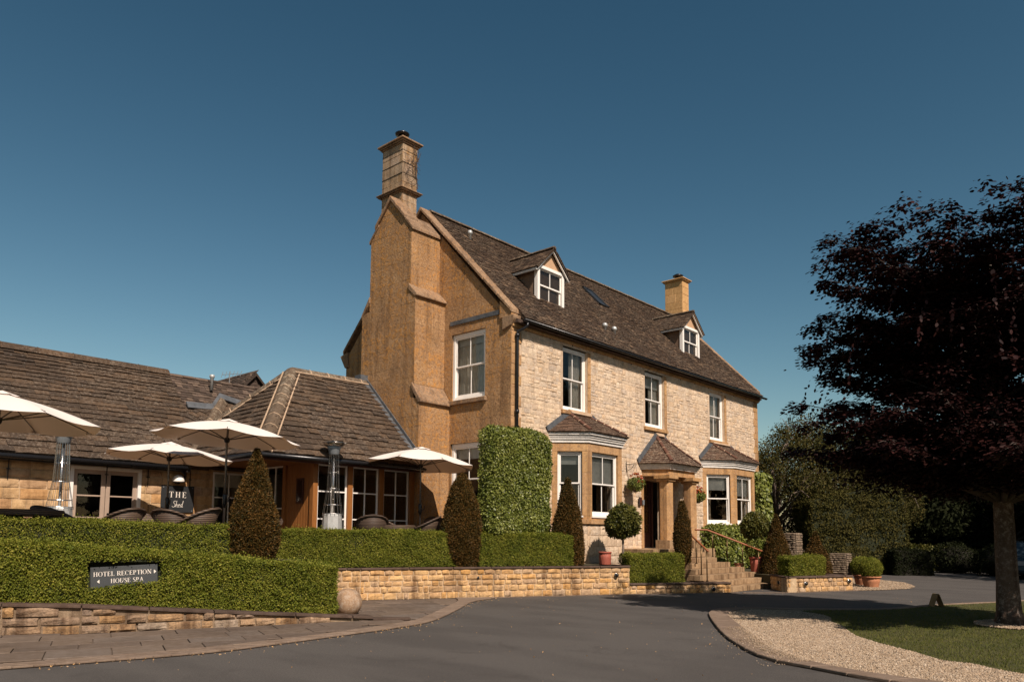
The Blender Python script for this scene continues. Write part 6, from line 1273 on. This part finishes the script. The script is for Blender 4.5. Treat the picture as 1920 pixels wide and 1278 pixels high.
# ---------------------------------------------------------------- copper beech
bx, by = TREE; tb = thing('copper_beech', (bx, by, 0), 'copper beech with nearly black purple leaves standing on the lawn', 'tree')
trp = [(bx-.02, by, -.02), (bx-.01, by, .25), (bx, by, .8), (bx+.01, by, 1.6), (bx-.03, by, 2.8), (bx+.02, by+.05, 4.2), (bx, by, 5.6), (bx+.05, by, 7.2)]
m = MB(); m.tube(trp, [.25, .20, .178, .165, .15, .12, .08, .03], 20); 
for i, v in enumerate(m.v):
    x, y, z = v; a = math.atan2(y-by, x-bx); k = max(0, 1-z/1.0); s = 1+.13*k*math.sin(a*5+1)+.03*math.sin(a*3+z*2); m.v[i] = (bx+(x-bx)*s, by+(y-by)*s, z)
m.build('trunk', M['bark'], tb, True)
CR_, CZ0, CZ1 = 3.0, 2.7, 7.25
def squeeze(a): return 1-.58*max(0, math.cos(a-.4))**.8
def crown_r(z):   # radius profile
    f = (z-CZ0)/(CZ1-CZ0); return CR_*np.interp(f, [0, .08, .25, .55, .75, .88, 1], [1.13, 1.15, 1.10, 1.0, 1.08, 1.15, 1.10])
random.seed(21); RS = np.random.RandomState(5); LP, LN = [], []
bm_ = MB()
for i in range(175):
    z = random.uniform(CZ0+.1, CZ1-.1); a = 2.399963*i+random.uniform(-.3, .3); R = float(crown_r(z))*random.uniform(.66, 1.04)*squeeze(a); zb = max(2.2, z-R*.35-.2); rd = max(.012, .055*(1-(z-CZ0)/7)); base = Vector((bx, by, zb)); tip = Vector((bx+R*math.cos(a), by+R*math.sin(a), z)); midp = base.lerp(tip, .5)+Vector((0, 0, .25*R*.3)); pts = []
    for k in range(7): t = k/6; pts.append(base*(1-t)**2+midp*2*t*(1-t)+tip*t*t+Vector((random.uniform(-.05, .05), random.uniform(-.05, .05), 0))*(t*2))
    bm_.tube(pts, [rd*(1-.85*k/6) for k in range(7)], 6)
    for k in range(2, 7):
        for s_ in range(random.choice((3, 3, 4))):
            da = a+random.uniform(-1.2, 1.2); L_ = random.uniform(.45, 1.0)*(1.1-.1*k); d = Vector((math.cos(da), math.sin(da), random.uniform(-.18, .12))); e = pts[k]+d*L_; e.z -= .08*L_; bm_.tube([pts[k], pts[k].lerp(e, .5)+Vector((0, 0, .04)), e], [.010, .007, .003], 4)
            n = int(42+L_*62); tt = RS.uniform(.1, 1.05, n); sp = RS.normal(0, .17, n)*(.4+.6*np.sin(np.pi*np.clip(tt, 0, 1))); side = np.array([-d.y, d.x, 0]); P = np.array(pts[k])+np.outer(tt, np.array(e-pts[k]))+np.outer(sp, side); P[:, 2] += RS.normal(0, .055, n)-.10*np.abs(sp)*2
            N_ = unit(np.outer(np.ones(n), np.array([d.x, d.y, -.2]))+np.outer(np.sign(sp)*.8, side)+RS.normal(0, .3, (n, 3))*np.array([1, 1, .45])); LP.append(P); LN.append(N_)
bm_.build('limbs', M['twig'], tb, True)
# short leafy spurs filling the crown between the limbs
for i in range(1150):
    a = random.uniform(-math.pi, math.pi); z = random.uniform(CZ0-.25, CZ1+.1); R = float(crown_r(max(CZ0, min(CZ1, z))))*squeeze(a)*(.90 if z > CZ0 else .7)*math.sqrt(random.uniform(.05, 1)); c = np.array([bx+R*math.cos(a), by+R*math.sin(a), z]); n = 34; rad = RS.uniform(0, .30, n); th = RS.uniform(0, 6.28, n)
    P = c+np.stack([rad*np.cos(th), rad*np.sin(th), RS.normal(0, .05, n)-rad*.35], 1); LP.append(P); LN.append(unit(np.stack([np.cos(th)+math.cos(a)*.6, np.sin(th)+math.sin(a)*.6, np.full(n, -.35)], 1)+RS.normal(0, .25, (n, 3))))
# long hanging shoots
for i in range(120):
    a = random.uniform(0, 6.28); z = random.uniform(CZ0+.1, CZ1-1.5); R = float(crown_r(z))*random.uniform(.9, 1.05)*squeeze(a); p = Vector((bx+R*math.cos(a), by+R*math.sin(a), z)); L_ = random.uniform(.3, .75); n = int(L_*16); t = np.linspace(.05, 1, n); d = np.array([math.cos(a)*.35, math.sin(a)*.35, -1.0]); P = np.array(p)+np.outer(t*L_, d); LP.append(P); LN.append(unit(np.tile(d, (n, 1))+RS.normal(0, .5, (n, 3))))
P, Nn = np.concatenate(LP), np.concatenate(LN); n = len(P); print('beech leaves', n)
d = Nn; s = unit(np.cross(d, unit(np.array([[0, 0, 1.]])+RS.normal(0, .35, (n, 3))))); nn = np.cross(s, d); l = RS.uniform(.06, .10, (n, 1)); w2 = l*RS.uniform(.30, .40, (n, 1)); cp = RS.uniform(-.12, .05, (n, 1))*l
V = np.stack([P, P+d*l*.3+s*w2*.9+nn*cp, P+d*l*.68+s*w2*.8+nn*cp, P+d*l-nn*l*.12, P+d*l*.68-s*w2*.8+nn*cp, P+d*l*.3-s*w2*.9+nn*cp], 1)
npobj('crown', V.reshape(-1, 3), (np.arange(n)[:, None, None]*6+np.array([[0, 1, 2, 3], [0, 3, 4, 5]])[None]).reshape(-1, 4), M['beech'], tb)
# ---------------------------------------------------------------- trees and hedges beyond
def tree(name, label, loc, H_, R, n, mat, L, zc0=.25, seed=1, trunkr=.22, lobes=26, bare=0, squash=.9, cat='tree', group=None):
    global RS
    t = thing(name, (*loc, 0), label, cat, group); rs = np.random.RandomState(seed); RS = rs; rr = random.Random(seed); m = MB(); top = H_*.8
    m.tube([(loc[0], loc[1], -.1), (loc[0]+.1, loc[1], H_*.3), (loc[0], loc[1]+.1, top)], [trunkr, trunkr*.75, trunkr*.25], 10); m.build('trunk', M['twig'], t, True); Ps, Ns = [], []; lb = MB()
    for i in range(lobes):
        a = rr.uniform(0, 6.28); z = H_*(zc0+(1-zc0)*rr.uniform(.06, .9)); f = (z/H_-zc0)/(1-zc0); rad = R*math.sqrt(max(.05, 1-(2*f-.85)**2*.7))*rr.uniform(.35, .82); c = np.array([loc[0]+rad*math.cos(a), loc[1]+rad*math.sin(a), z]); lr = R*rr.uniform(.24, .42)
        k = n//lobes; dd = unit(rs.normal(0, 1, (k, 3))); q = c+dd*(lr*rs.uniform(.55, 1.05, (k, 1)))*np.array([1, 1, squash]); q += lump(q, 2.5, .18)[:, None]*dd; Ps.append(q); Ns.append(dd); b0 = Vector((loc[0], loc[1], z*.55)); lb.tube([b0, b0.lerp(Vector(c), .6)+Vector((0, 0, .1)), Vector(c)], [.07, .045, .02], 5)
        if i < bare:
            for s_ in range(5): e = Vector(c)+Vector([rr.uniform(-1, 1)*lr*1.3 for _ in range(3)]); lb.tube([Vector(c), Vector(c).lerp(e, .5)+Vector((rr.uniform(-.2, .2), rr.uniform(-.2, .2), .1)), e], [.03, .02, .008], 4)
    lb.build('limbs', M['greybranch' if bare else 'twig'], t, True); P, Nn = np.concatenate(Ps), np.concatenate(Ns); P[:, 2] = np.maximum(P[:, 2], .1); leaves('crown', P, Nn, L, (.45, .7), M[mat], t, out=.3, jit=.06); return t
tree('hawthorn', 'twiggy brown green tree just right of the house', (34.8, 14.6), 6.6, 3.0, 42000, 'decid', (.07, .13), zc0=.12, seed=3, lobes=34, bare=22)
tree('apple_tree', 'broad lichened fruit tree behind the right planter', (38.0, 12.9), 7.3, 3.5, 52000, 'decid', (.07, .13), zc0=.18, seed=4, lobes=40, bare=14)
tree('holly_tree', 'rounded tree at the left edge of the dark wood', (39.5, 11.3), 6.4, 2.5, 34000, 'decid', (.07, .12), zc0=.15, seed=8, lobes=26)
hd = hedge('yew_wall', 'tall clipped yew wall behind the parked cars', (33.2, 12.4), (36.3, 9.35), 1.6, (0, 0), (3.2, 4.1), 34000, L=(.06, .11), mat='olive', amp=.12, rnd=.3)
hedge('laurel_hedge', 'sunlit square laurel hedge by the dark wood', (41.0, 10.6), (42.2, 8.9), 2.0, (0, 0), (1.25, 1.15), 12000, L=(.07, .12), mat='bay', amp=.08, rnd=.2)
for i, (x, y, h_, r_c, mt, lb) in enumerate([(44, 11.2, 7.0, 3.4, 'shadeleaf', 'first dark tree of the wood right of the yew wall'), (46, 7.0, 9.0, 4.0, 'shadeleaf', 'dark tree standing in the middle of the wood'), (50.5, 10.5, 8.0, 4.0, 'shadeleaf', 'tall dark tree at the back left of the wood'), (44.5, 3.2, 10, 3.8, 'decid', 'tree with sunlit green layers behind the copper beech'), (51, 3, 10, 5, 'shadeleaf', 'tall dark tree at the back right of the wood'), (47, -2, 10.5, 4.8, 'shadeleaf', 'dark tree at the right edge of the wood'), (40.5, -1.5, 9, 3.6, 'shadeleaf', 'nearest dark tree at the right picture edge')]):
    tree('wood_tree', lb, (x, y), h_, r_c, 26000, mt, (.14, .26), zc0=.02, seed=30+i, lobes=30, group='trees of the dark wood')
for i, (x, y, r_c, lb) in enumerate([(38.4, 6.2, 1.1, 'low dark shrub beyond the road near the wood'), (37.6, 3.9, 1.2, 'low dark shrub left of the copper beech trunk'), (36.6, 1.6, 1.1, 'low dark shrub right of the copper beech trunk'), (39.9, 8.3, 1.0, 'low shrub at the foot of the laurel hedge')]):
    t = thing('shrub', (x, y, 0), lb, 'shrub', 'dark shrubs along the far verge'); RS = np.random.RandomState(60+i); blob(t, (x, y, .6), r_c, 5000, 'shadeleaf', (.07, .13), 'yewcore', fz=.75, amp=.1)
RS = np.random.RandomState(77); n = 60000; P = np.stack([RS.uniform(48, 62, n), RS.uniform(-14, 12, n), RS.uniform(0, 1, n)**.8*8.5], 1); P[:, 2] *= .75+.25*np.sin(P[:, 1]*.7)*np.cos(P[:, 0]*.5)
leaves('woodland', P, unit(RS.normal(0, 1, (n, 3))), (.35, .6), (.5, .8), M['shadeleaf'], None, kind='stuff')
for i, (x, y, h_, r_c) in enumerate([(33.5, -4.0, 13, 4.6), (40.5, -5.5, 13, 4.8), (28, -9.5, 12, 4.2)]):
    tree('lime_tree', ['broad lime tree right of the drive, nearest the parked cars', 'broad lime tree farthest along the right of the drive', 'broad lime tree nearest the lawn on the right of the drive'][i], (x, y), h_, r_c, 16000, 'decid', (.2, .34), zc0=.16, seed=80+i, lobes=26)
for i, (x, y, h_, r_c) in enumerate([(50, -4.5, 16, 4.8), (58, -8, 18, 5.5), (67, -12, 20, 6), (40, -17, 15, 5), (27, -27, 14, 5.5), (14, -30, 13, 5.5), (1, -29, 13, 5.5), (-12, -26, 13, 5.5), (-24, -18, 12, 5), (-33, -8, 12, 5)]):
    tree('park_tree', ['leafy park tree beyond the lime trees, nearest the wood', 'tall park tree beyond the lime trees, middle one', 'tallest park tree beyond the lime trees', 'park tree across the drive on the right', 'park tree across the lawn, first from the right', 'park tree across the lawn, second from the right', 'park tree across the lawn behind the camera', 'park tree across the lawn, behind left of the camera', 'park tree far left of the camera', 'park tree farthest left beyond the drive'][i], (x, y), h_, r_c, 9000, 'decid', (.35, .6), zc0=.05, seed=100+i, lobes=24)
hedge('yew_hedge', 'dark shaded square hedge in front of the laurel hedge', (35.0, 9.55), (36.1, 8.35), 1.4, (0, 0), (1.12, 1.05), 9000, L=(.05, .09), mat='shadeleaf', core='yewcore', amp=.08, rnd=.25)
for i, (x, y, r_c, lb) in enumerate([(33.6, 10.9, .75, 'dark low shrub behind the golden box balls'), (34.6, 12.6, .9, 'dark low shrub beyond the short grey pier')]):
    t = thing('shrub', (x, y, 0), lb, 'shrub'); RS = np.random.RandomState(70+i); blob(t, (x, y, .45), r_c, 4000, 'decid', (.06, .11), 'yewcore', fz=.8, amp=.1)
# cars
def car(loc, ang, label, mat, L_=4.3, W_=1.8, H_=1.5, suv=False):
    t = thing('parked_car', (0, 0, 0), label, 'car'); h1 = H_*.60; prof = [(-L_/2, .35), (-L_/2+.05, h1*.85), (-L_/2+.5, h1), (-L_*.18, h1+.04), (-L_*.04, H_*.95), (L_*.12, H_), (L_*.33, H_*.96), (L_*.46, h1+.06), (L_/2-.02, h1*.9), (L_/2, .4), (L_/2-.1, .25), (-L_/2+.1, .22)]
    V = []; rows = [(-W_/2, .0), (-W_/2+.05, 1), (W_/2-.05, 1), (W_/2, 0)]
    for y, k in rows: V += [(x*(1 if k else .985), y*(1-.16*max(0, (z-h1)/(H_-h1)) if z > h1 else 1), z if (k or z < h1) else z-.03) for x, z in prof]
    n = len(prof); F_ = [(r*n+i, r*n+(i+1) % n, (r+1)*n+(i+1) % n, (r+1)*n+i) for r in range(3) for i in range(n)]+[tuple(range(n))[::-1], tuple(range(3*n, 4*n))]; MB().add(V, F_).build('body', M[mat], t, bevel=.03)
    for s_ in (-1, 1):
        y = s_*(W_/2*.90)+s_*.012; MB().add([(-L_*.13, y*1.01, h1+.06), (L_*.02, y*.93, H_*.90), (L_*.14, y*.93, H_*.92), (L_*.14, y*1.01, h1+.06)], [(0, 1, 2, 3)]).build('side_window', M['glass'], t); MB().add([(L_*.17, y*1.01, h1+.06), (L_*.17, y*.93, H_*.92), (L_*.31, y*.93, H_*.89), (L_*.40, y*1.01, h1+.08)], [(0, 1, 2, 3)]).build('side_window', M['glass'], t)
        for x in (-L_*.31, L_*.30):
            Mx = Matrix.Translation((x, s_*(W_/2-.08), .33)) @ Matrix.Rotation(math.pi/2, 4, 'X'); w1 = MB().lathe([(.2, -.11), (.32, -.10), (.33, 0), (.32, .10), (.2, .11)], 20, Mx=Mx).build('wheel', M['rubber'], t, True); MB().lathe([(0, -.118), (.19, -.115), (.2, 0), (.19, .115), (0, .118)], 14, Mx=Mx).build('rim', M['steelgrey'], w1, True)
    MB().box((-L_/2-.012, -W_*.42, h1*.62), (-L_/2+.1, -W_*.25, h1*.8)).build('headlight', M['steelgrey'], t); MB().box((-L_/2-.012, W_*.25, h1*.62), (-L_/2+.1, W_*.42, h1*.8)).build('headlight', M['steelgrey'], t); MB().box((-L_/2-.02, -.26, .4), (-L_/2+.05, .26, .5)).build('number_plate', M['taupe'], t)
    t.location = (*loc, 0); t.rotation_euler = (0, 0, ang); return t
car((37.2, 4.9), .2, 'pale blue car just right of the beech trunk', 'bluepaint', 4.2, 1.75, 1.5)
# little A shaped board on the lawn edge
t = thing('lawn_board', (19.5, 4.45, .03), 'small folded board standing on the lawn edge by the road', 'sign'); fr = Vector((-.667, .745, 0)); pc = Vector((19.5, 4.5, .03)); sd = Vector((.745, .667, 0))*.7
for s_ in (-1, 1): MB().prism([pc+fr*.012*s_-sd*.16+Vector((0, 0, .27)), pc+fr*.012*s_+sd*.16+Vector((0, 0, .27)), pc+fr*.11*s_+sd*.16, pc+fr*.11*s_-sd*.16], fr*.014*s_).build('panel', M['ply'], t)
MB().tube([pc-sd*.17+Vector((0, 0, .275)), pc+sd*.17+Vector((0, 0, .275))], .014, 8).build('hinge', M['ply'], t)
t = thing('marker_post', (21.6, 3.55, 0), 'small white marker post beside the beech trunk', 'post'); MB().lathe([(.035, .0), (.035, .42), (.02, .46), (0, .47)], 12, (21.7, 3.62, .03)).build('post', M['white'], t, True)
# scattered debris on the drive
RS = np.random.RandomState(9); n = 900; xs = RS.uniform(4, 22, n); ys = RS.uniform(3, 13, n); kk = RS.randint(20, len(kout)-1, 380); xs[:380] = np.array(kout)[kk, 0]+RS.normal(.05, .12, 380); ys[:380] = np.array(kout)[kk, 1]-np.abs(RS.normal(0, .12, 380)); P = np.stack([xs, ys, np.full(n, .006)], 1); k = ~inpoly_np(xs, ys, io) & ~inpoly_np(xs, ys, PAVP); leaves('fallen_leaves', P[k], np.tile([0, 0, .2], (int(k.sum()), 1)), (.012, .035), (.4, .7), M['gold'], None, jit=.002, kind='stuff')
